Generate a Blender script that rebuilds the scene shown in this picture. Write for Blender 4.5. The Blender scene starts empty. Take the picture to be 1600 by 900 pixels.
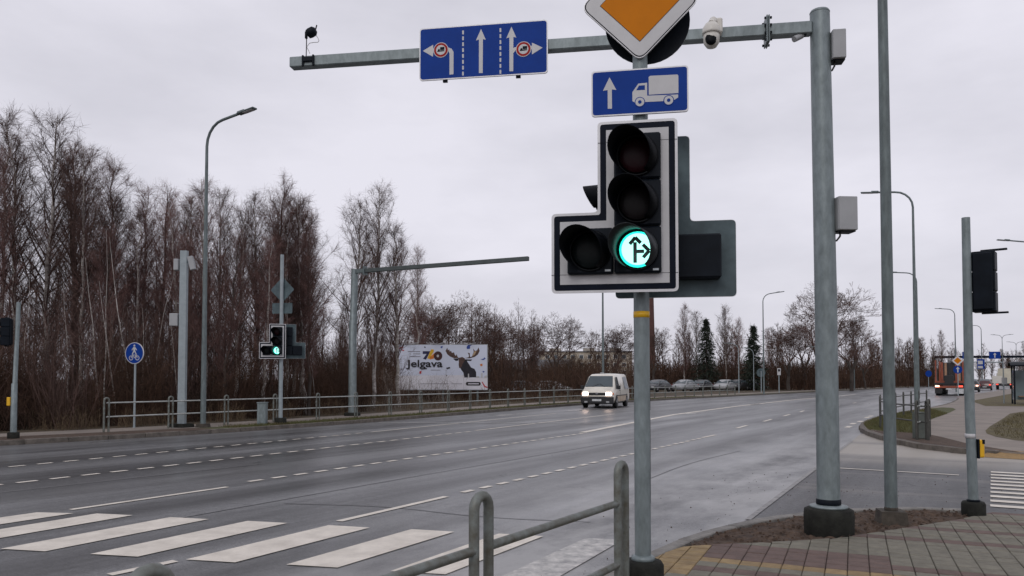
import bpy, math, random
import numpy as np
from mathutils import Vector, Matrix

R = math.radians
scene = bpy.context.scene
col = scene.collection
random.seed(7)

# ------------------------------------------------------------------ camera, world, sun, exposure
cam_d = bpy.data.cameras.new('camera')
cam_d.sensor_width = 36.0
cam_d.lens = 27.0
cam_d.shift_y = 0.0625
cam_d.clip_end = 3000
cam = bpy.data.objects.new('camera', cam_d)
col.objects.link(cam)
cam.location = (0, 0, 1.65)
cam.rotation_euler = (R(92), 0, 0)
scene.camera = cam

SUN_EL, SUN_AZ = R(38), R(200)
world = bpy.data.worlds.new('World')
scene.world = world
world.use_nodes = True
wn = world.node_tree
wn.nodes.clear()
w_out = wn.nodes.new('ShaderNodeOutputWorld')
w_bg = wn.nodes.new('ShaderNodeBackground')
w_bg.inputs['Strength'].default_value = 0.10
sky = wn.nodes.new('ShaderNodeTexSky')
sky.sky_type = 'NISHITA'
sky.sun_disc = False
sky.sun_elevation = SUN_EL
sky.sun_rotation = SUN_AZ
sky.dust_density = 4.0
tc = wn.nodes.new('ShaderNodeTexCoord')
mp = wn.nodes.new('ShaderNodeMapping')
mp.inputs['Scale'].default_value = (1.0, 1.0, 2.6)
ns = wn.nodes.new('ShaderNodeTexNoise')
ns.inputs['Scale'].default_value = 1.7
ns.inputs['Detail'].default_value = 6.0
ns.inputs['Roughness'].default_value = 0.55
cr = wn.nodes.new('ShaderNodeValToRGB')
cr.color_ramp.elements[0].position = 0.30
cr.color_ramp.elements[0].color = (5.1, 5.05, 5.65, 1)
cr.color_ramp.elements[1].position = 0.68
cr.color_ramp.elements[1].color = (7.6, 7.45, 8.2, 1)
mx = wn.nodes.new('ShaderNodeMix')
mx.data_type = 'RGBA'
mx.inputs[0].default_value = 0.95
L_ = wn.links.new
L_(tc.outputs['Generated'], mp.inputs['Vector'])
L_(mp.outputs['Vector'], ns.inputs['Vector'])
L_(ns.outputs['Fac'], cr.inputs['Fac'])
L_(sky.outputs['Color'], mx.inputs[6])
L_(cr.outputs['Color'], mx.inputs[7])
L_(mx.outputs[2], w_bg.inputs['Color'])
L_(w_bg.outputs['Background'], w_out.inputs['Surface'])

sun_d = bpy.data.lights.new('sun', 'SUN')
sun_d.energy = 0.6
sun_d.angle = R(25)
sun_d.color = (1.0, 0.97, 0.93)
sun = bpy.data.objects.new('sun', sun_d)
col.objects.link(sun)
sun.rotation_euler = (R(90) - SUN_EL, 0, R(180) - SUN_AZ)

scene.view_settings.view_transform = 'Standard'
scene.view_settings.look = 'None'
scene.view_settings.exposure = 0.12
scene.view_settings.gamma = 1.0
scene.view_settings.use_curve_mapping = False

# ------------------------------------------------------------------ materials
def srgb(r, g, b):
    f = lambda c: (c / 255 / 12.92) if c / 255 <= 0.04045 else ((c / 255 + 0.055) / 1.055) ** 2.4
    return (f(r), f(g), f(b))

MATS = {}
def mat(name, c, rough=0.6, metal=0.0, var=0.25, scale=6.0, bump=0.0, bscale=60.0, stretch=(1, 1, 1), c2=None, spec=0.5, emit=None, estr=0.0, coat=0.0, pos=False, rand=0.0):
    if name in MATS:
        return MATS[name]
    m = bpy.data.materials.new(name)
    m.use_nodes = True
    nt = m.node_tree
    b = nt.nodes['Principled BSDF']
    b.inputs['Roughness'].default_value = rough
    b.inputs['Metallic'].default_value = metal
    b.inputs['Specular IOR Level'].default_value = spec
    b.inputs['Coat Weight'].default_value = coat
    tcn = nt.nodes.new('ShaderNodeTexCoord')
    mpn = nt.nodes.new('ShaderNodeMapping')
    mpn.inputs['Scale'].default_value = stretch
    if pos:
        gm = nt.nodes.new('ShaderNodeNewGeometry')
        nt.links.new(gm.outputs['Position'], mpn.inputs['Vector'])
    else:
        nt.links.new(tcn.outputs['Object'], mpn.inputs['Vector'])
    n1 = nt.nodes.new('ShaderNodeTexNoise')
    n1.inputs['Scale'].default_value = scale
    n1.inputs['Detail'].default_value = 8
    n1.inputs['Roughness'].default_value = 0.65
    nt.links.new(mpn.outputs['Vector'], n1.inputs['Vector'])
    ramp = nt.nodes.new('ShaderNodeValToRGB')
    d = c2 if c2 else tuple(max(0, x * (1 - var)) for x in c)
    l = c if c2 else tuple(min(1, x * (1 + var)) for x in c)
    ramp.color_ramp.elements[0].position = 0.32
    ramp.color_ramp.elements[0].color = (*d, 1)
    ramp.color_ramp.elements[1].position = 0.68
    ramp.color_ramp.elements[1].color = (*l, 1)
    nt.links.new(n1.outputs['Fac'], ramp.inputs['Fac'])
    if rand > 0:
        oi = nt.nodes.new('ShaderNodeObjectInfo')
        mr = nt.nodes.new('ShaderNodeMapRange')
        mr.inputs[3].default_value, mr.inputs[4].default_value = 1 - rand, 1 + rand
        nt.links.new(oi.outputs['Random'], mr.inputs[0])
        hv = nt.nodes.new('ShaderNodeHueSaturation')
        nt.links.new(mr.outputs[0], hv.inputs['Value'])
        nt.links.new(ramp.outputs['Color'], hv.inputs['Color'])
        nt.links.new(hv.outputs['Color'], b.inputs['Base Color'])
    else:
        nt.links.new(ramp.outputs['Color'], b.inputs['Base Color'])
    if bump > 0:
        n2 = nt.nodes.new('ShaderNodeTexNoise')
        n2.inputs['Scale'].default_value = bscale
        n2.inputs['Detail'].default_value = 6
        nt.links.new(mpn.outputs['Vector'], n2.inputs['Vector'])
        bp = nt.nodes.new('ShaderNodeBump')
        bp.inputs['Strength'].default_value = bump
        bp.inputs['Distance'].default_value = 0.02
        nt.links.new(n2.outputs['Fac'], bp.inputs['Height'])
        nt.links.new(bp.outputs['Normal'], b.inputs['Normal'])
    if emit:
        b.inputs['Emission Color'].default_value = (*emit, 1)
        b.inputs['Emission Strength'].default_value = estr
    MATS[name] = m
    return m

GALV = mat('galvanised_steel', (0.25, 0.295, 0.305), 0.46, 0.25, 0.22, 13, 0.08, 40, stretch=(1, 1, 0.4), c2=(0.145, 0.175, 0.18))
GALVD = mat('weathered_column', (0.135, 0.165, 0.168), 0.55, 0.2, 0.3, 14, 0.05, 40, stretch=(1, 1, 0.3))
GALVL = mat('pale_column', (0.29, 0.335, 0.355), 0.5, 0.1, 0.12, 6)
RAILM = mat('rail_steel', (0.20, 0.225, 0.215), 0.5, 0.25, 0.3, 11, 0.04, 50, c2=(0.095, 0.088, 0.066))
SIGNBACK = mat('sign_back', (0.085, 0.118, 0.130), 0.55, 0.2, 0.4, 3, spec=0.3)
WHITEF = mat('reflective_white', (0.50, 0.50, 0.51), 0.35, 0, 0.07, 5)
RIM = mat('sign_rim', (0.62, 0.62, 0.64), 0.35, 0.2, 0.08, 5)
BLUE = mat('sign_blue', (0.004, 0.040, 0.255), 0.5, 0, 0.10, 4, spec=0.12)
ORANGE = mat('sign_orange', (0.56, 0.175, 0.001), 0.5, 0, 0.06, 4, spec=0.12)
RED = mat('sign_red', (0.33, 0.010, 0.010), 0.5, 0, 0.08, 4, spec=0.12)
BLACK = mat('black_plastic', (0.006, 0.009, 0.014), 0.5, 0, 0.3, 6, spec=0.12)
BLACKV = mat('visor_black', (0.003, 0.004, 0.006), 0.45, 0, 0.3, 6, spec=0.10)
BAND = mat('board_black', (0.004, 0.007, 0.016), 0.5, 0, 0.3, 6, spec=0.10)
GREYBOX = mat('cabinet_grey', (0.34, 0.35, 0.36), 0.5, 0, 0.08, 5)
CREAMPL = mat('cream_plastic', (0.62, 0.60, 0.55), 0.4, 0, 0.06, 5)
YELLOW = mat('button_yellow', (0.75, 0.42, 0.01), 0.4, 0, 0.08, 5)
CABLE = mat('cable_black', (0.02, 0.02, 0.022), 0.5)
CABLEW = mat('cable_grey', (0.5, 0.5, 0.5), 0.5)
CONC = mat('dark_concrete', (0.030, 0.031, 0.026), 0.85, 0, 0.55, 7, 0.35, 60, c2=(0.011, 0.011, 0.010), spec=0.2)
CONCB = mat('mossy_concrete', (0.055, 0.046, 0.036), 0.85, 0, 0.5, 10, 0.35, 60)
KERB = mat('kerb_concrete', (0.20, 0.19, 0.175), 0.8, 0, 0.35, 5, 0.3, 60, pos=True)
KERBD = mat('dirty_kerb_concrete', (0.12, 0.105, 0.09), 0.85, 0, 0.4, 5, 0.3, 60, pos=True)
PAINT = mat('road_paint', (0.77, 0.715, 0.63), 0.6, 0, 0.10, 3.2, 0.3, 90, pos=True, c2=(0.56, 0.515, 0.45))
PAINTW = mat('worn_road_paint', (0.62, 0.60, 0.57), 0.65, 0, 0.10, 9, 0.15, 90, pos=True, c2=(0.25, 0.25, 0.25))
PAINTF = mat('faint_road_paint', (0.20, 0.195, 0.19), 0.65, 0, 0.1, 9, pos=True, c2=(0.13, 0.13, 0.135))
SOIL = mat('bare_soil', (0.105, 0.068, 0.046), 0.95, 0, 0.5, 9, 0.9, 30, pos=True, c2=(0.040, 0.026, 0.019))
SAND = mat('sandy_paver', (0.36, 0.235, 0.10), 0.9, 0, 0.3, 20, 0.4, 80, pos=True, c2=(0.22, 0.14, 0.065))
VERGE = mat('verge_ground', (0.085, 0.060, 0.032), 0.95, 0, 0.4, 0.8, 0.8, 9, pos=True, c2=(0.038, 0.030, 0.018))
GRASSG = mat('verge_grass', (0.085, 0.095, 0.028), 0.95, 0, 0.4, 1.2, 0.9, 25, pos=True, c2=(0.050, 0.048, 0.020))
GRASSD = mat('dry_lawn', (0.125, 0.105, 0.042), 0.95, 0, 0.4, 1.6, 0.9, 25, pos=True, c2=(0.060, 0.044, 0.022))
PATHM = mat('path_paving', (0.27, 0.232, 0.198), 0.85, 0, 0.2, 0.9, 0.2, 30, pos=True, c2=(0.175, 0.150, 0.132))
GRASSB = mat('grass_blade', (0.085, 0.10, 0.028), 0.8, 0, 0.4, 2.0, pos=True, c2=(0.10, 0.075, 0.03))
BARKW = mat('birch_bark', (0.55, 0.52, 0.49), 0.9, 0, 0.4, 3.5, 0.4, 20, stretch=(1, 1, 2.2), c2=(0.19, 0.165, 0.15))
BARKD = mat('dark_bark', (0.055, 0.044, 0.038), 0.95, 0, 0.35, 4, 0.5, 20, stretch=(1, 1, 0.3))
TWIGP = mat('birch_twig', (0.200, 0.118, 0.106), 0.9, 0, 0.4, 0.7, c2=(0.112, 0.068, 0.062), rand=0.3, spec=0.15)
TWIGB = mat('brown_twig', (0.135, 0.086, 0.074), 0.9, 0, 0.4, 0.7, c2=(0.068, 0.046, 0.040), rand=0.2, spec=0.15)
BRUSH = mat('brush_twig', (0.098, 0.055, 0.036), 0.9, 0, 0.4, 0.35, pos=True, c2=(0.040, 0.027, 0.022), spec=0.15)
NEEDLE = mat('spruce_needle', (0.016, 0.024, 0.014), 0.8, 0, 0.4, 1.5)
GLASS = mat('vehicle_glass', (0.055, 0.075, 0.085), 0.08, 0, 0.1, 2, spec=0.6)
TYRE = mat('tyre_rubber', (0.012, 0.012, 0.013), 0.8)
STEELR = mat('wheel_rim', (0.18, 0.18, 0.19), 0.4, 0.5)
BUMPER = mat('black_bumper', (0.015, 0.015, 0.017), 0.55)
HEADL = mat('headlight_lit', (0.9, 0.85, 0.8), 0.2, emit=(1.0, 0.72, 0.58), estr=9.0)
TAILL = mat('taillight_lit', (0.6, 0.02, 0.02), 0.2, emit=(1.0, 0.10, 0.06), estr=1.6)
TAILB = mat('brake_light_lit', (0.9, 0.3, 0.2), 0.2, emit=(1.0, 0.45, 0.32), estr=4.0)
PLATE = mat('number_plate', (0.55, 0.57, 0.58), 0.4)

def asphalt(name, base, dust, dust_fn=None, rough=0.50):
    """worn asphalt: fine aggregate, lengthwise tyre polish, dusty stains"""
    m = bpy.data.materials.new(name)
    m.use_nodes = True
    nt = m.node_tree
    N, K = nt.nodes.new, nt.links.new
    b = nt.nodes['Principled BSDF']
    geo = N('ShaderNodeNewGeometry')
    rot = N('ShaderNodeVectorRotate')
    rot.rotation_type = 'Z_AXIS'
    rot.inputs['Angle'].default_value = R(31)          # x = across the lanes, y = along them
    K(geo.outputs['Position'], rot.inputs['Vector'])
    sep = N('ShaderNodeSeparateXYZ')
    K(rot.outputs['Vector'], sep.inputs['Vector'])
    def noise(sx, sy, scale, detail=6, rough_=0.6):
        mm = N('ShaderNodeMapping')
        mm.inputs['Scale'].default_value = (sx, sy, 1)
        K(rot.outputs['Vector'], mm.inputs['Vector'])
        n = N('ShaderNodeTexNoise')
        n.inputs['Scale'].default_value = scale
        n.inputs['Detail'].default_value = detail
        n.inputs['Roughness'].default_value = rough_
        K(mm.outputs['Vector'], n.inputs['Vector'])
        return n.outputs['Fac']
    def rng(v, a, bb, c, d):
        r = N('ShaderNodeMapRange')
        r.inputs[1].default_value, r.inputs[2].default_value = a, bb
        r.inputs[3].default_value, r.inputs[4].default_value = c, d
        K(v, r.inputs[0])
        return r.outputs[0]
    def math_(op, a, bv):
        x = N('ShaderNodeMath')
        x.operation = op
        for i, v in enumerate((a, bv)):
            if isinstance(v, (int, float)):
                x.inputs[i].default_value = v
            else:
                K(v, x.inputs[i])
        return x.outputs[0]
    streak = rng(noise(1.0, 0.09, 0.75, 5), 0.36, 0.66, 0.42, 1.48)
    streak2 = rng(noise(1.0, 0.05, 3.2, 4), 0.3, 0.7, 0.84, 1.16)
    grain = rng(noise(1, 1, 40, 4, 0.85), 0.34, 0.66, 0.50, 1.50)
    mott = rng(noise(1, 1, 9, 5, 0.7), 0.3, 0.7, 0.80, 1.22)
    fleck = rng(noise(1, 1, 130, 2, 0.6), 0.62, 0.72, 1.0, 1.75)
    # thin wandering cracks: cell borders of a large warped pattern, broken up by noise
    vor = N('ShaderNodeTexVoronoi')
    vor.feature = 'DISTANCE_TO_EDGE'
    vor.inputs['Scale'].default_value = 0.22
    wv = N('ShaderNodeVectorMath'); wv.operation = 'ADD'
    nz = N('ShaderNodeTexNoise'); nz.inputs['Scale'].default_value = 1.3; nz.inputs['Detail'].default_value = 6
    K(rot.outputs['Vector'], nz.inputs['Vector'])
    K(rot.outputs['Vector'], wv.inputs[0]); K(nz.outputs['Color'], wv.inputs[1])
    K(wv.outputs[0], vor.inputs['Vector'])
    cr0 = rng(vor.outputs['Distance'], 0.0012, 0.0042, 0.0, 1.0)
    keep = rng(noise(1, 1, 0.35, 3), 0.50, 0.56, 1.0, 0.0)
    crack = math_('MAXIMUM', math_('MAXIMUM', cr0, keep), 0.45)
    # tyre-polished wheel paths: two per lane
    sw = math_('SINE', math_('MULTIPLY', math_('ADD', sep.outputs[0], 0.4), 3.62), 0.0)
    wheel = rng(sw, -0.6, 0.9, 1.08, 0.86)
    fac = math_('MULTIPLY', math_('MULTIPLY', streak, streak2), grain)
    fac = math_('MULTIPLY', math_('MULTIPLY', fac, mott), math_('MULTIPLY', fleck, wheel))
    fac = math_('MULTIPLY', fac, crack)
    # rubber-darkened lanes: an oily band in the turning lane and a fainter one in the kerb lane
    wob = math_('MULTIPLY', noise(0.6, 0.10, 1.0, 4), 1.6)
    for c0, half, dk in ((-12.9, 1.5, 0.55), (-16.1, 0.9, 0.78), (-8.9, 0.7, 0.80)):
        dd_ = math_('ABSOLUTE', math_('ADD', math_('ADD', sep.outputs[0], wob), -c0 - 0.8), 0.0)
        fac = math_('MULTIPLY', fac, rng(dd_, half * 0.25, half, dk, 1.0))
    mixn = N('ShaderNodeMix')
    mixn.data_type = 'RGBA'
    mixn.blend_type = 'MULTIPLY'
    mixn.inputs[0].default_value = 1.0
    mixn.inputs[6].default_value = (*base, 1)
    K(fac, mixn.inputs[7])
    out = mixn.outputs[2]
    if dust_fn:
        df = dust_fn(sep, noise, rng, math_)
        m2 = N('ShaderNodeMix')
        m2.data_type = 'RGBA'
        K(df, m2.inputs[0])
        K(out, m2.inputs[6])
        m2.inputs[7].default_value = (*dust, 1)
        out = m2.outputs[2]
    K(out, b.inputs['Base Color'])
    K(rng(noise(1.0, 0.12, 0.6, 4), 0.3, 0.7, rough - 0.12, rough + 0.12), b.inputs['Roughness'])
    b.inputs['Specular IOR Level'].default_value = 0.45
    bp = N('ShaderNodeBump')
    bp.inputs['Strength'].default_value = 0.16
    bp.inputs['Distance'].default_value = 0.006
    K(noise(1, 1, 70, 4, 0.7), bp.inputs['Height'])
    K(bp.outputs['Normal'], b.inputs['Normal'])
    return m

def dust_main(sep, noise, rng, math_):
    a = rng(sep.outputs[0], -6.4, -3.6, 0.0, 1.0)       # dried silt gathers beside the near kerb
    n = rng(noise(0.8, 0.38, 0.85, 8, 0.66), 0.41, 0.58, 0.04, 1.0)
    e = rng(sep.outputs[1], 26.0, 14.0, 0.15, 1.0)      # and thins out up the road
    return math_('MULTIPLY', math_('MULTIPLY', a, n), math_('MULTIPLY', e, 0.72))
def dust_side(sep, noise, rng, math_):
    a = rng(sep.outputs[1], 15.6, 18.4, 0.0, 1.0)       # sand along the far kerb of the side road
    n = rng(noise(0.2, 1.0, 1.1, 6), 0.25, 0.52, 0.35, 1.0)
    st = rng(noise(0.12, 1.0, 1.7, 6), 0.52, 0.70, 0.0, 0.28)     # tracked-out dust streaks
    return math_('MAXIMUM', math_('MULTIPLY', math_('MULTIPLY', a, n), 0.9), st)

ASPH = asphalt('main_asphalt', (0.122, 0.123, 0.126), (0.39, 0.385, 0.38), dust_main, 0.38)
ASPHS = asphalt('side_asphalt', (0.078, 0.078, 0.080), (0.34, 0.31, 0.27), dust_side, 0.55)

# ------------------------------------------------------------------ mesh helpers
class MB:
    def __init__(s):
        s.v, s.f, s.sm = [], [], []
    def add(s, vs, fs, smooth=False):
        o = len(s.v)
        s.v += [tuple(x) for x in vs]
        s.f += [tuple(i + o for i in f) for f in fs]
        s.sm += [smooth] * len(fs)
        return s
    def box(s, c, d, rz=0.0, taper=1.0, rx=0.0, ry=0.0, bev=0.0):
        x, y, z = d[0] / 2, d[1] / 2, d[2] / 2
        if bev > 0:
            b = bev
            pts = []
            for sz in (-1, 1):
                for (px, py) in ((-x + b, -y), (x - b, -y), (x, -y + b), (x, y - b), (x - b, y), (-x + b, y), (-x, y - b), (-x, -y + b)):
                    pts.append((px, py, sz * (z - b)))
            for sz in (-1, 1):
                for (px, py) in ((-x + b, -y + b), (x - b, -y + b), (x - b, y - b), (-x + b, y - b)):
                    pts.append((px, py, sz * z))
            fs = [(i, (i + 1) % 8, 8 + (i + 1) % 8, 8 + i) for i in range(8)]
            fs += [(19, 18, 17, 16)[::1], (20, 21, 22, 23)]
            for base, capb, flip in ((0, 16, True), (8, 20, False)):
                q = [(base + 0, base + 1, capb + 1, capb + 0), (base + 2, base + 3, capb + 2, capb + 1),
                     (base + 4, base + 5, capb + 3, capb + 2), (base + 6, base + 7, capb + 0, capb + 3)]
                t = [(base + 1, base + 2, capb + 1), (base + 3, base + 4, capb + 2), (base + 5, base + 6, capb + 3), (base + 7, base + 0, capb + 0)]
                for f in q + t:
                    fs.append(f[::-1] if flip else f)
        else:
            pts = [(-x, -y, -z), (x, -y, -z), (x, y, -z), (-x, y, -z), (-x * taper, -y * taper, z), (x * taper, -y * taper, z), (x * taper, y * taper, z), (-x * taper, y * taper, z)]
            fs = [(3, 2, 1, 0), (4, 5, 6, 7), (0, 1, 5, 4), (1, 2, 6, 5), (2, 3, 7, 6), (3, 0, 4, 7)]
        Mx = Matrix.Translation(c) @ Matrix.Rotation(rz, 4, 'Z') @ Matrix.Rotation(ry, 4, 'Y') @ Matrix.Rotation(rx, 4, 'X')
        return s.add([Mx @ Vector(p) for p in pts], fs)
    def tube(s, path, rad, n=12, caps=True, smooth=True):
        P = [Vector(p) for p in path]
        if not isinstance(rad, (list, tuple)):
            rad = [rad] * len(P)
        vs, fs = [], []
        prev = None
        for i, p in enumerate(P):
            t = (P[min(i + 1, len(P) - 1)] - P[max(i - 1, 0)]).normalized()
            if prev is None:
                a = Vector((1, 0, 0)) if abs(t.x) < 0.9 else Vector((0, 1, 0))
                a = (a - t * a.dot(t)).normalized()
            else:
                a = (prev - t * prev.dot(t)).normalized()
            prev = a
            b = t.cross(a)
            for k in range(n):
                an = 2 * math.pi * k / n
                vs.append(p + (a * math.cos(an) + b * math.sin(an)) * rad[i])
        for i in range(len(P) - 1):
            for k in range(n):
                k2 = (k + 1) % n
                fs.append((i * n + k, i * n + k2, (i + 1) * n + k2, (i + 1) * n + k))
        s.add(vs, fs, smooth)
        if caps:
            s.add([vs[k] for k in range(n)], [tuple(range(n))[::-1]])
            o = (len(P) - 1) * n
            s.add([vs[o + k] for k in range(n)], [tuple(range(n))])
        return s
    def lathe(s, prof, n=24, M=None, smooth=True):
        """profile of (radius, z) turned about z, then moved by M"""
        M = M or Matrix.Identity(4)
        vs, fs = [], []
        for r, z in prof:
            for k in range(n):
                a = 2 * math.pi * k / n
                vs.append(M @ Vector((r * math.cos(a), r * math.sin(a), z)))
        for i in range(len(prof) - 1):
            for k in range(n):
                k2 = (k + 1) % n
                fs.append((i * n + k, i * n + k2, (i + 1) * n + k2, (i + 1) * n + k))
        fs.append(tuple(range(n))[::-1])
        o = (len(prof) - 1) * n
        fs.append(tuple(o + k for k in range(n)))
        return s.add(vs, fs, smooth)
    def plate(s, poly, y0, y1):
        """outline in local x,z extruded from y0 (back) to y1 (front, smaller y)"""
        n = len(poly)
        vs = [(p[0], y1, p[1]) for p in poly] + [(p[0], y0, p[1]) for p in poly]
        fs = [tuple(range(n)), tuple(range(n, 2 * n))[::-1]]
        fs += [(i, n + i, n + (i + 1) % n, (i + 1) % n) for i in range(n)]
        return s.add(vs, fs)
    def slab(s, poly, z0, z1):
        n = len(poly)
        vs = [(p[0], p[1], z0) for p in poly] + [(p[0], p[1], z1) for p in poly]
        fs = [tuple(range(n))[::-1], tuple(range(n, 2 * n))]
        fs += [(i, (i + 1) % n, n + (i + 1) % n, n + i) for i in range(n)]
        return s.add(vs, fs)
    def sheet(s, poly, z):
        return s.add([(p[0], p[1], z) for p in poly], [tuple(range(len(poly)))])
    def mesh(s, name, m):
        me = bpy.data.meshes.new(name)
        me.from_pydata(s.v, [], s.f)
        me.polygons.foreach_set('use_smooth', s.sm)
        if m:
            me.materials.append(m)
        me.validate()
        me.update()
        # one consistent outward orientation
        import bmesh
        bm = bmesh.new()
        bm.from_mesh(me)
        bmesh.ops.recalc_face_normals(bm, faces=bm.faces)
        bm.to_mesh(me)
        bm.free()
        return me

def obj(name, mb, m, parent=None, label=None):
    me = mb.mesh(name, m) if isinstance(mb, MB) else mb
    o = bpy.data.objects.new(name, me)
    col.objects.link(o)
    if parent:
        o.parent = parent
    if label:
        o['label'] = label
    return o

def thing(name, label, cat, loc=(0, 0, 0), rz=0.0, group=None):
    o = bpy.data.objects.new(name, None)
    col.objects.link(o)
    o.location = loc
    o.rotation_euler = (0, 0, rz)
    o['label'] = label
    o['category'] = cat
    if group:
        o['group'] = group
    return o

def tag(o, label, cat, group=None):
    o['label'] = label
    o['category'] = cat
    if group:
        o['group'] = group
    return o

def struct(name, mb, m):
    o = obj(name, mb, m)
    o['kind'] = 'structure'
    return o

def struct_group(name):
    o = bpy.data.objects.new(name, None)
    col.objects.link(o)
    o['kind'] = 'structure'
    return o

def dup(root, loc, rz, label, group=None):
    def cp(o, par):
        c = o.copy()
        col.objects.link(c)
        c.parent = par
        for ch in list(o.children):
            cp(ch, c)
        return c
    c = cp(root, None)
    c.location = loc
    c.rotation_euler = (0, 0, rz)
    c['label'] = label
    if group:
        c['group'] = group
    return c

def circle(cx, cz, r, n=28, a0=0.0, a1=2 * math.pi):
    full = abs(a1 - a0 - 2 * math.pi) < 1e-6
    k = n if full else n + 1
    return [(cx + r * math.cos(a0 + (a1 - a0) * i / n), cz + r * math.sin(a0 + (a1 - a0) * i / n)) for i in range(k)]

def rrect(x0, z0, x1, z1, r, n=5):
    p = []
    for cx, cz, a in ((x1 - r, z0 + r, -90), (x1 - r, z1 - r, 0), (x0 + r, z1 - r, 90), (x0 + r, z0 + r, 180)):
        for i in range(n + 1):
            t = R(a + 90 * i / n)
            p.append((cx + r * math.cos(t), cz + r * math.sin(t)))
    return p

def round_poly(pts, r, n=4):
    out = []
    m = len(pts)
    for i in range(m):
        p0, p, p1 = Vector(pts[i - 1]), Vector(pts[i]), Vector(pts[(i + 1) % m])
        a, b = (p0 - p).normalized(), (p1 - p).normalized()
        rr = min(r, (p0 - p).length / 2.2, (p1 - p).length / 2.2)
        for k in range(n + 1):
            t = k / n
            q = (p + a * rr) * (1 - t) ** 2 + p * 2 * t * (1 - t) + (p + b * rr) * t ** 2
            out.append((q.x, q.y))
    return out

def offset_line(pts, d):
    """offset a polyline sideways (positive = to the left of travel)"""
    out = []
    for i, p in enumerate(pts):
        a = Vector(pts[max(i - 1, 0)]); b = Vector(pts[min(i + 1, len(pts) - 1)])
        t = (b - a).normalized()
        out.append((p[0] - t.y * d, p[1] + t.x * d))
    return out

def resample(pts, step):
    """points at even spacing along a polyline, each with its heading"""
    out = []
    carry = 0.0
    for i in range(len(pts) - 1):
        a, b = Vector(pts[i]), Vector(pts[i + 1])
        L = (b - a).length
        s = carry
        while s < L:
            q = a + (b - a) * (s / L)
            out.append((q.x, q.y, math.atan2(b.y - a.y, b.x - a.x)))
            s += step
        carry = s - L
    return out

def smooth_line(pts, it=2):
    for _ in range(it):
        q = [pts[0]]
        for a, b in zip(pts[:-1], pts[1:]):
            q.append((a[0] * .75 + b[0] * .25, a[1] * .75 + b[1] * .25))
            q.append((a[0] * .25 + b[0] * .75, a[1] * .25 + b[1] * .75))
        q.append(pts[-1])
        pts = q
    return pts

# ------------------------------------------------------------------ ground, road, verges
struct('ground', MB().sheet([(-1500, -200), (1500, -200), (1500, 2500), (-1500, 2500)], -0.03), VERGE)
road = struct('road', MB().sheet([(-70, -30), (60, -30), (60, 15), (70, 60), (420, 560), (330, 600), (-70, 60)], 0.0), ASPH)

LK = smooth_line([(-60, 13.0), (-26, 13.6), (-19, 14.6), (-15.6, 16.4), (-12.6, 18.9), (-9.2, 22.9), (-6.4, 27.2), (-4.0, 31.7), (0.2, 40.6), (4.3, 48.4), (10.7, 58.2), (18.2, 68.5), (28.8, 82.8), (58.5, 123.3), (105, 185), (300, 460)], 1)
Hc = 0.12
def band(line, d0, d1, z, m, name, thick=True):
    a, b = offset_line(line, d0), offset_line(line, d1)
    mb = MB()
    for i in range(len(a) - 1):
        q = [a[i], a[i + 1], b[i + 1], b[i]]
        mb.sheet(q, z)
    return struct(name, mb, m)
verge_l = band(LK, 0.14, 1.05, Hc, GRASSG, 'left_verge')
band(LK, 1.05, 2.9, Hc + 0.004, PATHM, 'left_pavement')
band(LK, 2.9, 400, Hc - 0.01, VERGE, 'left_terrain')
kerb_l = struct_group('left_kerb')
ks_mesh = MB().box((0, 0, 0), (0.994, 0.15, 0.26), bev=0.012).mesh('kerb_stone', KERBD)
for i, (x, y, a) in enumerate(resample(LK[7:], 1.0)):
    if i > 95:
        break
    o = obj('kerb_stone', ks_mesh, None, kerb_l)
    o.location = (x - math.sin(a) * 0.07, y + math.cos(a) * 0.07, 0.0 + random.uniform(-.004, .004))
    o.rotation_euler = (0, 0, a)
far = MB()
for (x, y, a) in resample(LK[7:], 1.0)[96:330]:
    far.box((x - math.sin(a) * 0.07, y + math.cos(a) * 0.07, 0.0), (0.995, 0.15, 0.26), a)
o = obj('kerb_stone', far, KERBD, kerb_l); o['kind'] = 'stuff'
soil_l = struct('left_soil', MB().sheet([(-15.2, 17.2), (-12.3, 19.35), (-9.4, 22.75), (-9.0, 23.4), (-9.9, 23.9), (-12.6, 21.0), (-15.9, 18.1)], Hc + 0.009), SOIL)

# near corner pavement
NK = smooth_line([(-9.0, -8.0), (-4.0, -0.95), (-0.4, 4.45), (1.12, 6.78), (1.62, 7.50), (2.1, 8.05), (2.8, 8.65), (3.63, 9.10), (4.4, 9.32), (5.0, 9.34), (5.5, 9.22), (6.0, 8.98), (8.0, 7.8), (20, 0.6)], 1)
Hn = 0.10
near_pav = struct('near_pavement', MB().slab([(p[0], p[1]) for p in offset_line(NK, -0.13)] + [(20, -20), (-9, -20)], -0.2, Hn - 0.03), SOIL)
kerb_n = struct_group('near_kerb')
kn_mesh = MB().box((0, 0, 0), (0.496, 0.13, 0.30), bev=0.010).mesh('kerb_stone', KERB)
for (x, y, a) in resample(NK, 0.5):
    if not (-1.5 < x < 9):
        continue
    o = obj('kerb_stone', kn_mesh, None, kerb_n)
    drop = 0.07 if x > 5.6 else 0.0
    o.location = (x + math.sin(a) * 0.065, y - math.cos(a) * 0.065, Hn - 0.145 - drop + random.uniform(-.003, .003))
    o.rotation_euler = (0, 0, a)

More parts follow.
